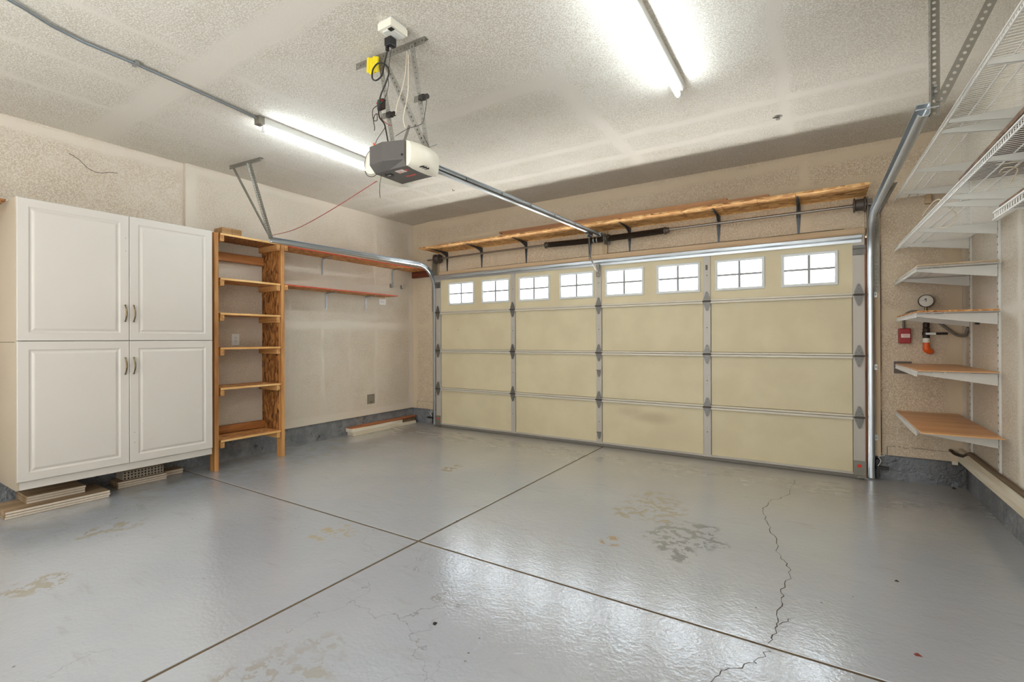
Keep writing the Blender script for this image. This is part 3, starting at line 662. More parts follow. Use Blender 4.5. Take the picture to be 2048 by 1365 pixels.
# wooden shelf unit
SY0, SY1, SXF, SXB, ST = -2.858, -2.162, -2.632, -2.966, 2.235
su = thing('shelf_unit', (-2.8, -2.51, 0), 'pine and strand-board shelf unit with six shelves beside the cabinet', 'shelf unit')
for y0 in (SY0, SY1-.038):
    for x0 in (SXF-.089,):
        MB().box(x0, x0+.089, y0, y0+.038, 0, ST-.004).build('post', M['pine'], su, bevel=.003)
ZS6 = [2.232, 1.811, 1.482, 1.155, .775, .284]
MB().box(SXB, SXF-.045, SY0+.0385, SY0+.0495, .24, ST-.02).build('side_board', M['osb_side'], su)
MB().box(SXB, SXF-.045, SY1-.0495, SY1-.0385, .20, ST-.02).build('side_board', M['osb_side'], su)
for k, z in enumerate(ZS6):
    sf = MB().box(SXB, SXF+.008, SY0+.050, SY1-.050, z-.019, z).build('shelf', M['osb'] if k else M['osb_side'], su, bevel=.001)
    MB().box(SXF+.008, SXF+.0092, SY0+.050, SY1-.050, z-.0185, z-.0005).build('shelf_edge', M['osb_edge'], sf)
    for y0 in (SY0+.050, SY1-.050-.038):
        MB().box(SXB, SXF+.004, y0, y0+.038, z-.076, z-.0195).build('cleat', M['pine_x'], su, bevel=.003)
MB().box(SXB+.001, SXB+.039, SY0+.0502, SY1-.0502, 2.020, 2.108).build('back_rail', M['pine_y'], su, bevel=.003)
MB().box(SXB+.001, SXB+.039, SY0+.0502, SY1-.0502, .290, .365).build('back_rail', M['pine_y'], su, bevel=.003)
for z in (2.18, 1.765):
    MB().box(SXB, SXF+.004, SY1+.0005, SY1+.0385, z-.016, z+.040).build('cleat', M['pine_x'], su, bevel=.003)
o = MB().box(-2.90, -2.745, -2.732, -2.635, 2.233, 2.318).box(-2.90, -2.745, -2.634, -2.545, 2.233, 2.318).build('timber_block', wood('weathered_block', (178, 138, 88), (146, 106, 62), 1, .8), bevel=.004)
tag(o, 'short weathered timber offcut lying on top of the wooden shelf unit', 'wood block')

# two long strand-board shelves on the left wall
def wall_shelf(y0, y1, x1, z, label):
    t = thing('wall_shelf', (XL, (y0+y1)/2, z), label, 'shelf', 'long shelves on the left wall')
    b = MB().box(XL+.002, x1, y0, y1, z, z+.014).build('shelf_board', M['osb'], t)
    MB().box(x1, x1+.002, y0, y1, z, z+.014).build('red_edge', M['red_edge'], b)
    return t
wall_shelf(-2.121, .094, -2.685, 2.2205, 'upper red-edged strand-board shelf running along the left wall')
wall_shelf(-2.121, -.49, -2.690, 1.806, 'lower red-edged strand-board shelf on the left wall')
def metal_bracket(y, z, L, label):
    t = thing('shelf_bracket', (XL, y, z), label, 'bracket', 'pressed steel brackets on the left wall')
    P = [(XL+.008, y, z-L), (XL+.008, y, z-.03), (XL+.014, y, z-.013), (XL+.032, y, z-.007), (XL+.20, y, z-.007)]
    m = MB()
    for p, q in ((0, 1), (1, 2), (2, 3), (3, 4)):
        m.beam(P[p], P[q], .020, .004, (0, 1, 0.001)) if False else m.prism([(P[p][0], y-.011, P[p][2]), (P[p][0], y+.011, P[p][2]), (P[q][0], y+.011, P[q][2]), (P[q][0], y-.011, P[q][2])], (-.004 if p == 0 else 0, 0, .004 if p else 0))
    m.tube([(XL+.010, y, z-L+.01), (XL+.0105, y, z-.035), (XL+.020, y, z-.016), (XL+.036, y, z-.010), (XL+.19, y, z-.008)], .0042, 8)
    m.build('arm', M['steel'], t, True, bevel=.0005); return t
metal_bracket(-1.457, 2.2180, .205, 'pressed steel bracket under the near half of the upper wall shelf')
metal_bracket(-.318, 2.2180, .245, 'pressed steel bracket under the far end of the upper wall shelf')
metal_bracket(-1.409, 1.8035, .205, 'pressed steel bracket under the near half of the lower wall shelf')
metal_bracket(-.801, 1.8035, .190, 'pressed steel bracket under the far half of the lower wall shelf')
tag(MB().box(-2.965, -2.58, .058, .0985, 2.130, 2.218).build('shelf_cleat', wood('stained_cleat', (120, 62, 34), (92, 44, 24), 0), bevel=.003), 'dark red-brown cleat on the door wall under the upper wall shelf', 'cleat')
wall_b = tag(MB().box(XL2+.002, -2.62, -6.4, -4.215, 2.185, 2.20).build('wall_shelf', M['osb_side']), 'strand-board shelf high on the wall left of the white cabinet', 'shelf')
for y, lab in ((-.352, 'small steel hook under the far bracket of the upper wall shelf'), (-.150, 'small steel hook nearest the corner under the upper wall shelf')):
    t = thing('wall_hook', (XL, y, 1.99), lab, 'hook')
    MB().box(XL+.0008, XL+.004, y-.014, y+.014, 1.955, 2.01).build('plate', M['steel_dull'], t, bevel=.001)
    MB().tube([(XL+.005, y, 1.975), (XL+.03, y, 1.958), (XL+.052, y, 1.965), (XL+.058, y, 1.99), (XL+.058, y, 2.035)], .006, 8).build('hook', M['steel'], t, True)
def outlet(y0, y1, z0, z1, label, blank=False, horizontal=False):
    t = thing('wall_outlet', (XL, (y0+y1)/2, (z0+z1)/2), label, 'outlet')
    MB().box(XL+.0005, XL+.006, y0, y1, z0, z1).build('cover_plate', M['plate'] if blank else M['off_white'], t, bevel=.002)
    cy, cz = (y0+y1)/2, (z0+z1)/2
    if blank:
        MB().box(XL+.006, XL+.010, y0+.012, y1-.012, z0+.045, z1-.015).build('flap', M['plate'], t, bevel=.002)
        MB().lathe((XL+.006, cy, z0+.024), (1, 0, 0), [(0, .009), (.003, .008), (.003, .003)], 12).build('lock', M['black'], t)
        return
    for s_ in (-1, 1):
        dy, dz = (s_*.019, 0) if horizontal else (0, s_*.019)
        r_ = MB().lathe((XL+.006, cy+dy, cz+dz), (1, 0, 0), [(0, .016), (.0015, .0155)], 20).build('socket', M['off_white'], t)
        m = MB()
        for a, b in (((-.006), .003), (.006, .003)): m.box(XL+.0076, XL+.0081, cy+dy+a-.0012, cy+dy+a+.0012, cz+dz-.002, cz+dz+.007)
        m.lathe((XL+.0076, cy+dy, cz+dz-.008), (1, 0, 0), [(0, .0022), (.0005, .0022)], 8).build('slots', M['black'], r_)
outlet(-2.528, -2.452, 1.172, 1.288, 'white wall outlet seen through the wooden shelf unit')
outlet(-.565, -.448, 1.705, 1.785, 'white outlet set sideways under the lower wall shelf', horizontal=True)
outlet(-.775, -.650, .362, .490, 'grey metal cover plate low on the left wall', blank=True)

# painted lumber on the floor in the corner
def fl_board(x0, x1, y0, y1, z0, z1, mat, label): return board('lumber_board', x0, x1, y0, y1, z0, z1, mat, label, 'board', 'boards lying in the corner', bev=.003)
fl_board(-2.990, -2.852, -1.085, .02, .0005, .045, M['white_board'], 'cream painted board lowest in the stack on the floor corner')
fl_board(-2.993, -2.858, -1.105, -.24, .046, .090, M['white_board'], 'shorter cream painted board second in the corner stack')
fl_board(-2.993, -2.880, -.235, .03, .046, .088, M['darkboard'], 'dark brown offcut at the far end of the corner stack')
fl_board(-2.993, -2.872, -1.10, .05, .0905, .1005, M['mahog_y'], 'reddish board on top of the cream boards in the corner')
fl_board(-2.975, -2.862, -.90, .06, .101, .110, M['mahog_y'], 'topmost reddish brown board of the corner stack')

# ================================================================== RIGHT SIDE
def standard(y, z0, z1, label):
    t = thing('wall_standard', (XR, y, z0), label, 'shelf standard', 'white shelf standards on the right wall')
    m = MB(); n = int((z1-z0)/.05)
    m.prism([(XR-.0005, y-.016, z0), (XR-.0005, y+.016, z0), (XR-.011, y+.016, z0), (XR-.013, y+.013, z0), (XR-.013, y-.013, z0), (XR-.011, y-.016, z0)], (0, 0, z1-z0)).build('channel', M['bracket_white'], t, bevel=.001)
    m = MB()
    for k in range(n):
        z = z0+.02+k*.05
        for s_ in (-1, 1): m.box(XR-.0136, XR-.0129, y+s_*.006-.0018, y+s_*.006+.0018, z, z+.014)
    o = m.build('slots', M['gap'], t); o['kind'] = 'stuff'
for y, z0, lab in ((-.192, .34, 'white slotted shelf standard nearest the door wall'), (-.858, .345, 'white slotted shelf standard second from the door wall'),
                   (-1.68, 1.45, 'white slotted shelf standard third from the door wall'), (-1.83, 1.45, 'white slotted shelf standard close behind the third one'), (-2.49, 1.45, 'white slotted shelf standard fifth from the door wall'), (-3.15, 1.45, 'white slotted shelf standard farthest from the door')):
    standard(y, z0, 2.47, lab)

XF = 2.660
def rod_shared(key, fn, cache={}):
    if key not in cache: cache[key] = fn()
    return cache[key]
def wire_shelf(y0, y1, z, tilt, brs, label, lip=.027, pitch=.0254):
    t = thing('wire_shelf', (XR-.012, y0, z), label, 'wire shelf', 'white wire shelves')
    X0, XB = XF, XR-.018
    zz = lambda y: z+tilt*(y-.09)
    base = None; n = int((y1-y0-.004)/pitch)
    ym = (y0+y1)/2
    for i in range(n+1):
        y = y1-.003-i*pitch
        if base is None:
            base = MB().tube([(XB, y, zz(y)+.0045), (X0+.006, y, zz(y)+.0045), (X0+.0015, y, zz(y)+.0028), (X0, y, zz(y)-.002), (X0-.001, y, zz(y)-lip)], .0016, 6).build('wire', M['vinyl'], t); yb = y
        else: share(base, t, (0, y-yb, zz(y)-zz(yb)))
    for nm, x, dz, r in (('front_rod', X0-.0045, 0, .0032), ('lip_rod', X0-.0050, -lip, .0032), ('support_rod', 2.744, 0, .0032), ('support_rod', 2.802, 0, .0032), ('back_rod', XB, 0, .003)):
        MB().cyl((x, y0, zz(y0)+dz), (x, y1, zz(y1)+dz), r, 8).build(nm, M['vinyl'], t, True)
    for y in brs:
        zb = zz(y)-.0042
        m = MB()
        for s_ in (-1, 1):
            m.prism([(XR-.015, y+s_*.0065-.0008, zb), (2.672, y+s_*.0065-.0008, zb), (2.668, y+s_*.0065-.0008, zb-.016), (2.72, y+s_*.0065-.0008, zb-.024), (XR-.015, y+s_*.0065-.0008, zb-.076)], (0, .0016, 0))
        m.box(2.672, XR-.015, y-.0058, y+.0058, zb-.0015, zb)
        m.build('bracket', M['bracket_white'], t)
    return t
wire_shelf(-1.735, .088, 2.412, .030, (-.192, -.858, -1.66), 'topmost white wire shelf next to the door wall')
wire_shelf(-3.60, -1.745, 2.412, .030, (-1.83, -2.49, -3.15), 'topmost white wire shelf section nearest the viewer')
wire_shelf(-1.735, .088, 1.985, .014, (-.192, -.858, -1.66), 'middle white wire shelf next to the door wall, tied with twine')
wire_shelf(-3.60, -1.745, 1.985, .014, (-1.83, -2.49, -3.15), 'middle white wire shelf section carrying a dark board')
wire_shelf(-3.60, -2.61, 1.698, .0, (-2.89,), 'lowest short white wire shelf at the right edge of the photo')
board('shelf_liner', 2.668, 3.06, -3.59, -2.02, 1.972, 1.990, M['darkboard'], 'dark brown board lying on the middle wire shelf', 'board')
board('shelf_liner', 2.668, 3.06, -3.59, -2.62, 1.7045, 1.7225, M['darkboard'], 'dark brown board lying on the lowest short wire shelf', 'board')
for z, mat, lab, lab2 in ((1.697, 'ply_edge', 'small white wire shelf highest in the corner column', 'thin board on the highest small corner shelf'),
                   (1.388, 'osb', 'small white wire shelf in the corner just above the red alarm box', 'strand board on the corner shelf above the red box'),
                   (.992, 'ply', 'small white wire shelf in the corner below the red alarm box', 'wood-look board on the corner shelf below the orange pipe'),
                   (.590, 'ply', 'lowest small white wire shelf in the corner', 'wood-look board on the lowest corner shelf')):
    y0 = -.945 if z > .6 else -.93
    wire_shelf(y0, -.002 if 1.2 < z < 1.5 else .088, z, 0, (-.192, -.858), lab)
    y0b = -.955 if z > .6 else -1.055
    th = .010 if z > 1.3 else .007
    board('shelf_board', 2.662, 3.058, y0b, .002 if 1.2 < z < 1.5 else .09, z+.0065, z+.0065+th, M[mat], lab2, 'board', 'boards on the corner shelves', bev=.001)

# twine ties
def curve_pts(P, n=6):
    out = []; P = [Vector(p) for p in P]
    for i in range(len(P)-1):
        p0, p1, p2, p3 = P[max(i-1, 0)], P[i], P[i+1], P[min(i+2, len(P)-1)]
        for k in range(n):
            u = k/n; out.append(.5*((2*p1)+(-p0+p2)*u+(2*p0-5*p1+4*p2-p3)*u*u+(-p0+3*p1-3*p2+p3)*u**3))
    out.append(P[-1]); return out
def cord(name, P, r, mat, label=None, cat='cord', parent=None, n=6, sides=8):
    o = MB().tube(curve_pts(P, n), r, sides).build(name, mat, parent, True)
    if label: tag(o, label, cat)
    return o
cord('twine', [(2.640, -1.30, 1.972), (2.650, -1.50, 1.995), (2.668, -1.60, 1.994), (2.70, -1.60, 1.95), (2.745, -1.55, 1.915), (2.752, -1.48, 1.885), (2.735, -1.40, 1.872), (2.70, -1.32, 1.885)], .0028, M['twine'], 'pale twine tied around the front rod of the middle wire shelf', 'twine')
cord('twine', [(2.735, -2.30, 1.962), (2.775, -2.36, 1.945), (2.81, -2.33, 1.955), (2.80, -2.24, 1.948), (2.762, -2.23, 1.94), (2.76, -2.31, 1.94), (2.80, -2.30, 1.93), (2.80, -2.22, 1.90)], .0028, M['twine'], 'pale twine looped under the dark board on the middle wire shelf', 'twine')

# fire riser test valve, gauge, alarm box
g_ = thing('pressure_gauge', (2.853, .06, 1.52), 'round white pressure gauge above the corner shelf', 'gauge')
gc = Vector((2.853, .045, 1.527))
MB().lathe(gc, (0, -1, 0), [(-.02, .030), (-.018, .050), (.008, .052), (.012, .050), (.012, .0465), (.008, .0465), (.008, .0)], 32).build('case', M['pipe_black'], g_, True)
dl = MB().lathe(gc, (0, -1, 0), [(.0085, .0463), (.0095, .0463)], 32).build('dial', M['dial'], g_)
m = MB()
for k in range(25):
    a = math.radians(225-270*k/24); r0 = .038 if k % 4 else .034
    m.beam(gc+Vector((r0*math.cos(a), -.0098, r0*math.sin(a))), gc+Vector((.042*math.cos(a), -.0098, .042*math.sin(a))), .0010, .0005, (0, 1, 0))
m.build('scale_marks', M['gap'], dl)
m = MB().beam(gc+Vector((.004, -.0105, -.002)), gc+Vector((-.034, -.0105, .010)), .0018, .001, (0, 1, 0)).lathe(gc+Vector((0, -.0105, 0)), (0, -1, 0), [(0, .004), (.002, .003)], 10)
m.build('needle', M['black'], g_)
MB().box(gc.x-.010, gc.x+.004, gc.y-.0102, gc.y-.0097, gc.z+.008, gc.z+.020).build('emblem', M['print_blue'], dl)
MB().cyl((2.853, .045, 1.48), (2.853, .045, 1.43), .010, 12).build('stem', M['brass'], g_, True)
v = thing('test_valve', (2.854, .05, 1.25), 'black iron valve with a lever and an orange outlet elbow', 'valve')
vx, vy = 2.854, .045
MB().cyl((vx, vy, 1.352), (vx, vy, 1.30), .016, 16).lathe((vx, vy, 1.43), (0, 0, -1), [(0, .012), (.08, .015), (.085, .022), (.12, .022), (.125, .018)], 16).build('pipe', M['pipe_black'], v, True)
MB().lathe((vx, vy, 1.305), (0, 0, -1), [(0, .020), (.01, .025), (.03, .022), (.034, .027), (.06, .027), (.064, .022), (.085, .024)], 18).build('valve_body', M['pipe_black'], v, True)
MB().lathe((vx, vy, 1.22), (0, 0, -1), [(0, .024), (.035, .024), (.038, .021)], 18).build('white_bushing', M['dial'], v, True)
MB().tube(curve_pts([(vx, vy, 1.185), (vx, vy, 1.150), (vx+.004, vy, 1.125), (vx+.018, vy+.01, 1.112), (vx+.035, vy+.05, 1.108)], 4), [.022]*5+[.026]*4+[.024]*8, 16).build('orange_elbow', M['orange'], v, True)
lv = MB().box(vx-.008, vx+.060, vy-.033, vy-.029, 1.247, 1.265).cyl((vx, vy-.02, 1.256), (vx, vy-.036, 1.256), .007, 10).build('lever', M['off_white'], v, bevel=.001)
MB().cyl((vx+.056, vy-.031, 1.256), (vx+.128, vy-.031, 1.256), .0095, 14).build('lever_grip', M['black'], lv, True)
r_ = thing('alarm_box', (2.712, .095, 1.235), 'small dark red metal box with a white printed sticker', 'alarm box')
MB().box(2.676, 2.757, .045, .0985, 1.176, 1.302).build('box', M['red_box'], r_, bevel=.006)
s_ = MB().box(2.692, 2.750, .0442, .0448, 1.225, 1.256).build('sticker', M['paper'], r_)
MB().box(2.699, 2.745, .0436, .0441, 1.246, 1.250).box(2.706, 2.748, .0436, .0441, 1.238, 1.2405).box(2.706, 2.742, .0436, .0441, 1.231, 1.2335).build('sticker_print', M['print_red'], s_)
P = curve_pts([(2.712, .07, 1.302), (2.712, .07, 1.345), (2.715, .07, 1.39), (2.74, .075, 1.435), (2.80, .08, 1.445), (2.87, .08, 1.42), (2.93, .08, 1.36), (2.99, .07, 1.295), (3.035, .02, 1.245), (3.062, -.06, 1.235), (3.066, -.11, 1.25), (3.067, -.145, 1.28), (3.068, -.165, 1.30)], 14)
MB().tube(P, [.0105 if i % 2 else .0088 for i in range(len(P))], 10).build('flexible_conduit', M['steel_dull'], r_)
o = tag(MB().box(3.066, 3.0845, -.395, -.350, 1.318, 1.345).build('cable_clip', M['black'], bevel=.003), 'small dark clip on the right wall between the first two standards', 'clip')
o = tag(MB().box(2.648, 2.768, .0965, .0995, .918, 1.022).build('patch_plate', M['dark_plate'], bevel=.001), 'dark grey square plate on the door wall behind the third corner shelf', 'plate')
o = tag(MB().box(2.855, 2.895, .060, .0995, 2.338, 2.412).build('wall_block', M['trim_tan'], bevel=.003), 'small tan block on the door wall under the topmost wire shelf', 'block')
pp = thing('wall_pipe', (3.06, -.6, .35), 'old brown pipe running along the top of the right foot board', 'pipe')
P = curve_pts([(3.010, .098, .300), (3.012, .05, .300), (3.024, .015, .290), (3.055, -.06, .292), (3.060, -.14, .318), (3.063, -.24, .345)], 5)
MB().tube(P, .0125, 12).build('bent_end', M['pipe_black'], pp, True)
MB().cyl((3.064, -.22, .342), (3.064, -6.4, .352), .0155, 14).build('pipe', M['pipe_brown'], pp, True)
o = tag(MB().box(3.02, 3.055, .095, .112, .185, .212).build('wood_shim', M['white_board']), 'small pale wood shim stuck at the right corner of the curb', 'shim'); 
# bottom safety brackets beside the tracks
for x, sg, lab in ((2.53, 1, 'small black bracket clamped low on the right door track'), (-2.55, -1, 'small black bracket clamped low on the left door track')):
    t = thing('sensor_bracket', (x, .06, .10), lab, 'bracket')
    a, b = sorted((x-sg*.010, x+sg*.075))
    MB().box(a, b, .015, .045, .095, .120).box(*sorted((x-sg*.012, x+sg*.012)), .045, .1135 if sg < 0 else .1135, .02, .175).build('clamp', M['black'], t, bevel=.003)
    MB().tube(curve_pts([(x, .03, .12), (x+sg*.02, .02, .17), (x+sg*.005, .03, .20), (x+sg*.05, .05, .215)], 5), .0022, 6).build('wire', M['off_white'], t, True)

# ================================================================== DOOR OPENER
OX = .022
op = thing('door_opener', (OX, -3.1, 2.2), 'grey and cream garage door opener motor hanging from perforated steel', 'door opener')
xa, xb = -.108, .146
# chassis tray
MB().box(xa, xb, -3.175, -2.96, 2.200, 2.218).build('chassis', M['grey_plastic'], op, bevel=.003)
MB().prism([(xa, -3.165, 2.2185), (xb, -3.165, 2.2185), (xb, -2.93, 2.2185), (xa, -2.93, 2.2185)], (0, 0, .135)).build('motor_cover', M['grey_plastic'], op, bevel=.006)
# faceted front housing
top_ = [(-.105, -3.170), (-.105, -3.222), (.012, -3.235), (.140, -3.188), (.140, -3.170)]
low_ = [(-.105, -3.172), (-.105, -3.180), (.012, -3.178), (.140, -3.176), (.140, -3.172)]
m = MB(); A = [m.bm.verts.new((x, y, 2.345)) for x, y in top_]; B = [m.bm.verts.new((x, y, 2.238 if i in (1, 2, 3) else 2.232)) for i, (x, y) in enumerate(top_)]; D = [m.bm.verts.new((x, y, 2.201)) for x, y in low_]
m.skin([D, B, A]); m.build('front_housing', M['grey_plastic'], op, bevel=.003)
def lens(s_):
    m = MB(); cx = xb-.004 if s_ > 0 else xa+.004; n = 22; rings = []; R_ = .072 if s_ > 0 else .165; ys, yl = (-3.175, .235) if s_ > 0 else (-3.185, .31)
    for j in range(13):
        v_ = j/12; y = ys+yl*v_; sc = (math.sin(math.pi*(.10+.80*v_)))**.55
        ring = []
        for k in range(n):
            a = math.pi*k/(n-1)-math.pi/2
            ca, sa = abs(math.cos(a))**.75, math.sin(a)
            ring.append(m.bm.verts.new((cx+s_*ca*R_*sc, y, 2.276+(.073 if sa > 0 else .078)*abs(sa)**.8*(1 if sa > 0 else -1)*(.86+.14*sc))))
        rings.append(ring)
    m.skin(rings); return m.build('light_lens', M['cream_plastic'], op, True)
l1 = lens(1); lens(-1)
m = MB()
for k, dy in enumerate((-.02, 0, .02)): m.beam((xb+.035, -3.09+dy, 2.2085), (xb+.055, -3.07+dy, 2.2125), .003, .008)
m.build('vent_slot', M['gap'], l1)
b_ = MB().lathe((-.045, -3.125, 2.2002), (0, 0, -1), [(0, .028), (.004, .027), (.005, .022)], 24); b_.build('learn_button_pad', M['black'], op)
MB().box(-.056, -.048, -3.130, -3.121, 2.1944, 2.1951).box(-.042, -.034, -3.130, -3.121, 2.1944, 2.1951).build('button', M['paper'], op)
lb = MB().box(.025, .085, -3.150, -3.108, 2.1992, 2.1999).build('warning_label', M['paper'], op)
MB().box(.030, .060, -3.128, -3.124, 2.1987, 2.1991).box(.030, .080, -3.118, -3.115, 2.1987, 2.1991).box(.030, .066, -3.140, -3.1375, 2.1987, 2.1991).build('label_print', M['print_red'], lb)
MB().lathe((.098, -3.128, 2.1999), (0, 0, -1), [(0, .012), (.0006, .012)], 20).box(.02, .095, -3.055, -3.040, 2.1992, 2.1999).build('red_label', M['print_red'], op)
MB().lathe((.128, -3.1935, 2.262), (.34, -.94, 0), [(0, .007), (.004, .006), (.004, .003)], 12).build('lock_knob', M['black'], op)
# rail, trolley, arm
rl0, rl1 = Vector((.040, -2.94, 2.315)), Vector((.040, -.075, 2.388))
m = MB()
for dx, w_, dz, h_ in ((0, .004, 0, .040), (0, .036, .019, .004), (0, .030, -.020, .006)):
    m.beam(rl0+Vector((dx, 0, dz)), rl1+Vector((dx, 0, dz)), w_, h_)
m.build('rail', M['track'], op)
m = MB()
for k in range(1, 6):
    c = rl0.lerp(rl1, k*.155); m.box(c.x+.002, c.x+.006, c.y-.004, c.y+.004, c.z-.006, c.z+.0165)
m.build('rail_joint', M['steel_dull'], op)
MB().cyl(rl0+Vector((.010, 0, -.006)), rl1+Vector((.010, 0, -.006)), .0035, 6).build('drive_chain', M['spring'], op)
tr_ = MB().box(.022, .058, -.42, -.30, 2.335, 2.365).box(.030, .050, -.39, -.35, 2.305, 2.336).build('trolley', M['black'], op, bevel=.004)
MB().tube([(.040, -.372, 2.318), (.036, -.335, 2.14), (.030, -.27, 2.075), (.018, -.14, 2.01), (.010, -.050, 1.978)], .0085, 8).build('arm', M['drum'], op, True)
cord('release_cord', [(.038, -.375, 2.305), (.034, -.36, 2.20), (.030, -.345, 2.10), (.032, -.34, 2.065)], .0025, M['black'], parent=op)
MB().box(.020, .060, -.080, -.052, 2.37, 2.420).box(.024, .056, -.052, .0705, 2.408, 2.420).build('header_bracket', M['steel'], op, bevel=.002)
# hanging irons
MB().angle((-.288, -3.165, 2.912), (.250, -3.140, 2.912), (0, 0, -1), (0, 1, 0), .036, .002, .0276, .0058).build('ceiling_angle', M['steel_dull'], op)
MB().angle((-.100, -3.160, 2.885), (-.118, -3.02, 2.330), (1, 0, 0), (0, 1, 0), .032, .002, .0276, .0058).build('hanger_strap', M['steel_dull'], op)
MB().angle((.158, -3.160, 2.885), (.148, -3.02, 2.330), (1, 0, 0), (0, 1, 0), .032, .002, .0276, .0058).build('hanger_strap', M['steel_dull'], op)
MB().angle((-.060, -3.166, 2.860), (.150, -3.03, 2.335), (1, 0, .4), (0, 1, 0), .032, .002, .0276, .0058).build('diagonal_strap', M['steel_dull'], op)
MB().cyl((.175, -3.03, 2.345), (.262, -3.05, 2.338), .003, 8).cyl((-.115, -3.03, 2.345), (.18, -3.03, 2.345), .003, 8).build('bolt', M['steel'], op)
MB().beam((-.02, -3.05, 2.37), (.045, -3.05, 2.50), .02, .003, (0, 1, 0)).build('spare_strap', M['steel_dull'], op)
# plug box on the ceiling
pb = thing('surge_tap', (.178, -3.30, 2.915), 'white plug-in surge tap on the ceiling above the opener', 'plug box')
PB = lambda dx, dy: (.178+dx*.98-dy*.2, -3.290+dy*.98+dx*.2)
def rbox(cx, cy, hx, hy, z0, z1, ang=0.0):
    m = MB(); P = []
    for sx, sy in ((-1, -1), (1, -1), (1, 1), (-1, 1)):
        a, b = sx*hx, sy*hy; P.append((cx+a*math.cos(ang)-b*math.sin(ang), cy+a*math.sin(ang)+b*math.cos(ang), z0))
    return m.prism(P, (0, 0, z1-z0))
rbox(.170, -3.300, .050, .062, 2.868, 2.905).build('body', M['cream_plastic'], pb, bevel=.004)
rbox(.176, -3.300, .034, .046, 2.858, 2.8678).build('socket_face', M['bracket_white'], pb, bevel=.002)
rbox(.124, -3.288, .012, .03, 2.890, 2.914).build('wood_shim', M['rawwood'], pb)
rbox(.170, -3.300, .045, .055, 2.9052, 2.9145).build('cover_plate', M['off_white'], pb)
rbox(.205, -3.345, .014, .012, 2.855, 2.8575).build('slots', M['gap'], pb)
rbox(.150, -3.290, .015, .022, 2.812, 2.8572).build('adapter_plug', M['black'], pb, bevel=.003)
MB().cyl((.118, -3.29, 2.8), (.118, -3.29, 2.862), .011, 12).box(.107, .129, -3.302, -3.278, 2.825, 2.866).build('cord_plug', M['black'], pb, bevel=.002)
# cords
cord('power_cord', [(.118, -3.29, 2.80), (.075, -3.27, 2.76), (.02, -3.24, 2.72), (-.035, -3.23, 2.71), (-.075, -3.225, 2.735), (-.07, -3.225, 2.785), (-.03, -3.22, 2.812), (.02, -3.215, 2.79), (.045, -3.21, 2.745), (.02, -3.21, 2.69), (-.03, -3.205, 2.63), (-.05, -3.20, 2.57), (-.04, -3.205, 2.51), (.0, -3.205, 2.46), (.018, -3.205, 2.40), (.03, -3.205, 2.352)], .0045, M['black'], 'thick black power cord looping from the ceiling tap to the opener')
cord('adapter_cord', [(.150, -3.29, 2.812), (.110, -3.27, 2.74), (.07, -3.24, 2.69), (.05, -3.22, 2.66), (.0, -3.195, 2.62), (-.045, -3.19, 2.58), (-.035, -3.19, 2.50), (-.02, -3.18, 2.46), (-.07, -3.19, 2.40), (-.085, -3.195, 2.37)], .0018, M['black'], 'thin black adapter wire hanging beside the thick cord')
yl = thing('yellow_sleeve', (-.09, -3.19, 2.86), 'bright yellow ribbed plastic sleeve hung on the ceiling angle', 'sleeve')
for k, (dx, dz) in enumerate(((-.036, .006), (-.012, -.004), (.012, -.002), (.034, -.010))):
    MB().prism([(-.100+dx-.012, -3.190, 2.885+dz), (-.100+dx+.012, -3.190, 2.880+dz), (-.096+dx+.011, -3.196, 2.775+dz+abs(dx)*.3), (-.096+dx-.013, -3.196, 2.780+dz+abs(dx)*.3)], (0, -.014, 0)).build('rib', M['yellow'], yl, bevel=.004)
gd = thing('receiver_module', (-.06, -3.185, 2.60), 'small green and red receiver module strapped to the hanger', 'receiver')
MB().box(-.082, -.030, -3.185, -3.165, 2.568, 2.628).build('case', M['pipe_black'], gd, bevel=.004)
MB().box(-.070, -.036, -3.190, -3.1855, 2.598, 2.625).build('green_board', M['green'], gd, bevel=.001)
MB().box(-.045, -.032, -3.193, -3.1852, 2.605, 2.618).box(-.078, -.068, -3.192, -3.1852, 2.600, 2.612).build('red_switch', M['red_box'], gd, bevel=.001)
for nm, P0, P1, lab in (('photo_eye', (.185, -3.13, 2.585), (.285, -3.16, 2.560), 'black photo eye clipped to the right opener strap'), ('photo_eye', (-.075, -3.13, 2.555), (.040, -3.16, 2.528), 'black photo eye clipped to the left opener strap')):
    P0, P1 = Vector(P0), Vector(P1); t = thing(nm, P0, lab, 'sensor', 'photo eyes clipped to the opener straps')
    dd = (P1-P0).normalized()
    MB().beam(P0-dd*.035, P0+dd*.03, .004, .034).build('clip', M['steel_dull'], t, bevel=.001)
    MB().beam(P0+dd*.031, P0+dd*.085, .028, .030).build('housing', M['black'], t, bevel=.005)
    MB().cyl(P0+dd*.082, P0+dd*.112, .014, 14).build('eye_tube', M['spring'], t, True)
cord('white_cord', [(.140, -3.165, 2.85), (.137, -3.175, 2.72), (.115, -3.185, 2.62), (.088, -3.19, 2.555), (.075, -3.19, 2.50)], .0022, M['twine'], 'cream thin wire hanging between the opener straps, left strand')
cord('white_cord', [(.150, -3.165, 2.83), (.160, -3.175, 2.70), (.172, -3.19, 2.60), (.160, -3.195, 2.53), (.140, -3.195, 2.46), (.150, -3.19, 2.41)], .0022, M['twine'], 'cream thin wire hanging between the opener straps, right strand')
cord('bell_wire', [(-.09, -3.20, 2.345), (-.15, -3.20, 2.32), (-.185, -3.19, 2.26), (-.17, -3.185, 2.205), (-.12, -3.185, 2.185), (-.09, -3.18, 2.197)], .0018, M['gap'], 'thin dark wire bowing around the left side of the opener')
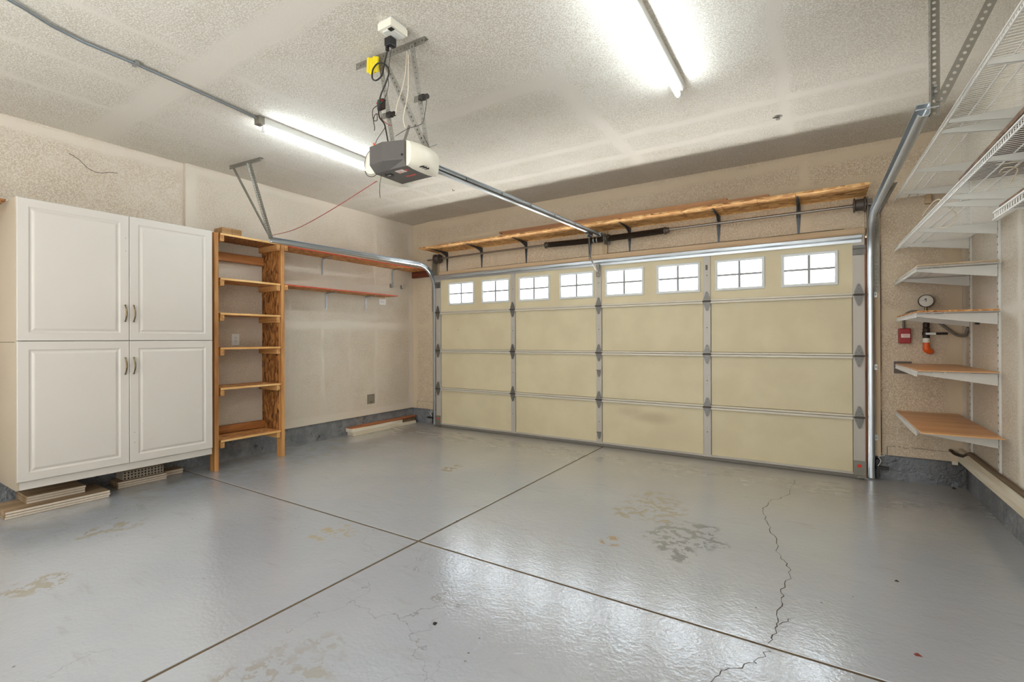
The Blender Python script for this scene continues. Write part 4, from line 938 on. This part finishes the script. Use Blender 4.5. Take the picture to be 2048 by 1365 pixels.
cord('hanging_wire', [(-.085, -3.15, 2.198), (-.098, -3.15, 2.15), (-.100, -3.15, 2.10), (-.096, -3.15, 2.065)], .0015, M['gap'], 'thin grey wire end dangling under the opener')
oc = thing('wire_connector', (-.09, -3.19, 2.38), 'orange wire connectors beside the top of the opener', 'connector')
for k in range(3): MB().lathe((-.105+k*.022, -3.19, 2.375-k*.012), (.5, 0, -.6), [(0, .006), (.012, .008), (.022, .004)], 10).build('wire_nut', M['orange'], oc)
cord('pull_cord', [(-.175, -3.05, 2.235), (-1.0, -2.83, 2.19), (-1.8, -2.58, 2.205), (-2.42, -2.40, 2.262), (-2.495, -2.385, 2.272)], .0028, M['red_cord'], 'thin dark red cord stretched from the opener to the left track hanger')
cord('red_wire', [(-.075, -3.19, 2.545), (-.02, -3.2, 2.49), (.03, -3.2, 2.45), (.055, -3.2, 2.44)], .0018, M['red_cord'], 'short red wire crossing behind the black power cord')
cord('curled_wire', [(-.075, -3.18, 2.60), (-.10, -3.2, 2.57), (-.095, -3.2, 2.51), (-.065, -3.2, 2.50), (-.07, -3.2, 2.54), (-.095, -3.2, 2.515), (-.085, -3.2, 2.46), (-.09, -3.2, 2.445)], .0022, M['gap'], 'short black wire curled below the receiver module')
cord('grey_wire', [(.275, -3.15, 2.548), (.235, -3.12, 2.50), (.190, -3.10, 2.455), (.10, -3.12, 2.44), (0, -3.12, 2.42)], .0016, M['gap'], 'thin grey wire running from the right photo eye to the strap')

# ================================================================== SMALL THINGS
t = thing('ceiling_sprinkler', (1.847, -.96, H), 'small sprinkler head on the ceiling in front of the door', 'sprinkler')
MB().lathe((1.847, -.96, H+.002), (0, 0, -1), [(0, .030), (.003, .030), (.005, .012), (.02, .008), (.022, .016), (.024, .016)], 20).build('head', M['steel_dull'], t, True)
MB().tube(curve_pts([(1.812, -.96, H-.004), (1.825, -.975, H-.010), (1.85, -.98, H-.012)], 4), .003, 6).build('wire_loop', M['gap'], t)
t = thing('ceiling_hook', (-1.364, -.938, H), 'tiny broken hook on the ceiling near the left wall', 'hook')
MB().tube(curve_pts([(-1.364, -.938, H+.002), (-1.364, -.938, H-.012), (-1.345, -.938, H-.022), (-1.335, -.938, H-.012)], 4), .0025, 6).build('hook', M['gap'], t)
def chip(x, y, r, mat, label):
    m = MB(); n = 7; a0 = random.random()
    top = [m.bm.verts.new((x+r*random.uniform(.5, 1.1)*math.cos(a0+k*2*math.pi/n), y+r*random.uniform(.5, 1.1)*math.sin(a0+k*2*math.pi/n), .0008)) for k in range(n)]
    c = m.bm.verts.new((x, y, r*.55)); m.bm.faces.new(top[::-1])
    for k in range(n): m.bm.faces.new((top[k], top[(k+1) % n], c))
    tag(m.build('debris_chip', mat), label, 'debris')
chip(.696, -3.569, .014, M['gap'], 'black crumb of debris on the floor in the near middle slab')
chip(2.409, -2.736, .016, plain('dry_leaf', (120, 54, 40), .8), 'reddish dry leaf scrap on the floor near the right joint')
chip(2.421, -2.064, .013, M['pipe_black'], 'dark crumb on the right-hand floor in front of the corner shelves')
chip(-.06, -.33, .010, M['gap'], 'tiny black crumb on the floor by the door near the joint')
chip(3.02, .055, .026, M['pipe_black'], 'dark dead leaf lying in the right floor corner')

# hairline cracks in the drywall
def wall_crack(P, r, wall):
    w_ = bpy.data.objects[wall]; Q = []
    for a, b in zip(P, P[1:]):
        a, b = Vector(a), Vector(b)
        for k in range(5): Q.append(a.lerp(b, k/5)+Vector((0, random.uniform(-.003, .003), random.uniform(-.003, .003))))
    Q.append(Vector(P[-1])); MB().tube(Q, r, 5).build('crack', M['crack'], w_)
x = XL2+.0003
wall_crack([(x, -3.78, 2.745), (x, -3.72, 2.71), (x, -3.67, 2.66), (x, -3.60, 2.635), (x, -3.52, 2.66), (x, -3.46, 2.675)], .0022, 'wall_left')
wall_crack([(2.60, YF, .21), (2.60, YF, .285), (2.66, YF, .292), (2.72, YF, .283), (2.80, YF, .292), (2.90, YF, .286), (3.02, YF, .290)], .0018, 'wall_front')
wall_crack([(-2.90, YF, .22), (-2.90, YF, .325), (-2.80, YF, .315), (-2.70, YF, .318), (-2.57, YF, .306)], .0018, 'wall_front')
wall_crack([(2.561, YF, .22), (2.561, YF, .9), (2.562, YF, 1.5), (2.561, YF, 2.40)], .0024, 'wall_front')
wall_crack([(-2.0, .0703, 2.186), (-1.2, .0703, 2.187), (-.12, .0703, 2.187)], .0018, 'trim_1')
wall_crack([(.08, .0703, 2.196), (1.2, .0703, 2.197), (2.3, .0703, 2.197)], .0026, 'trim_1')
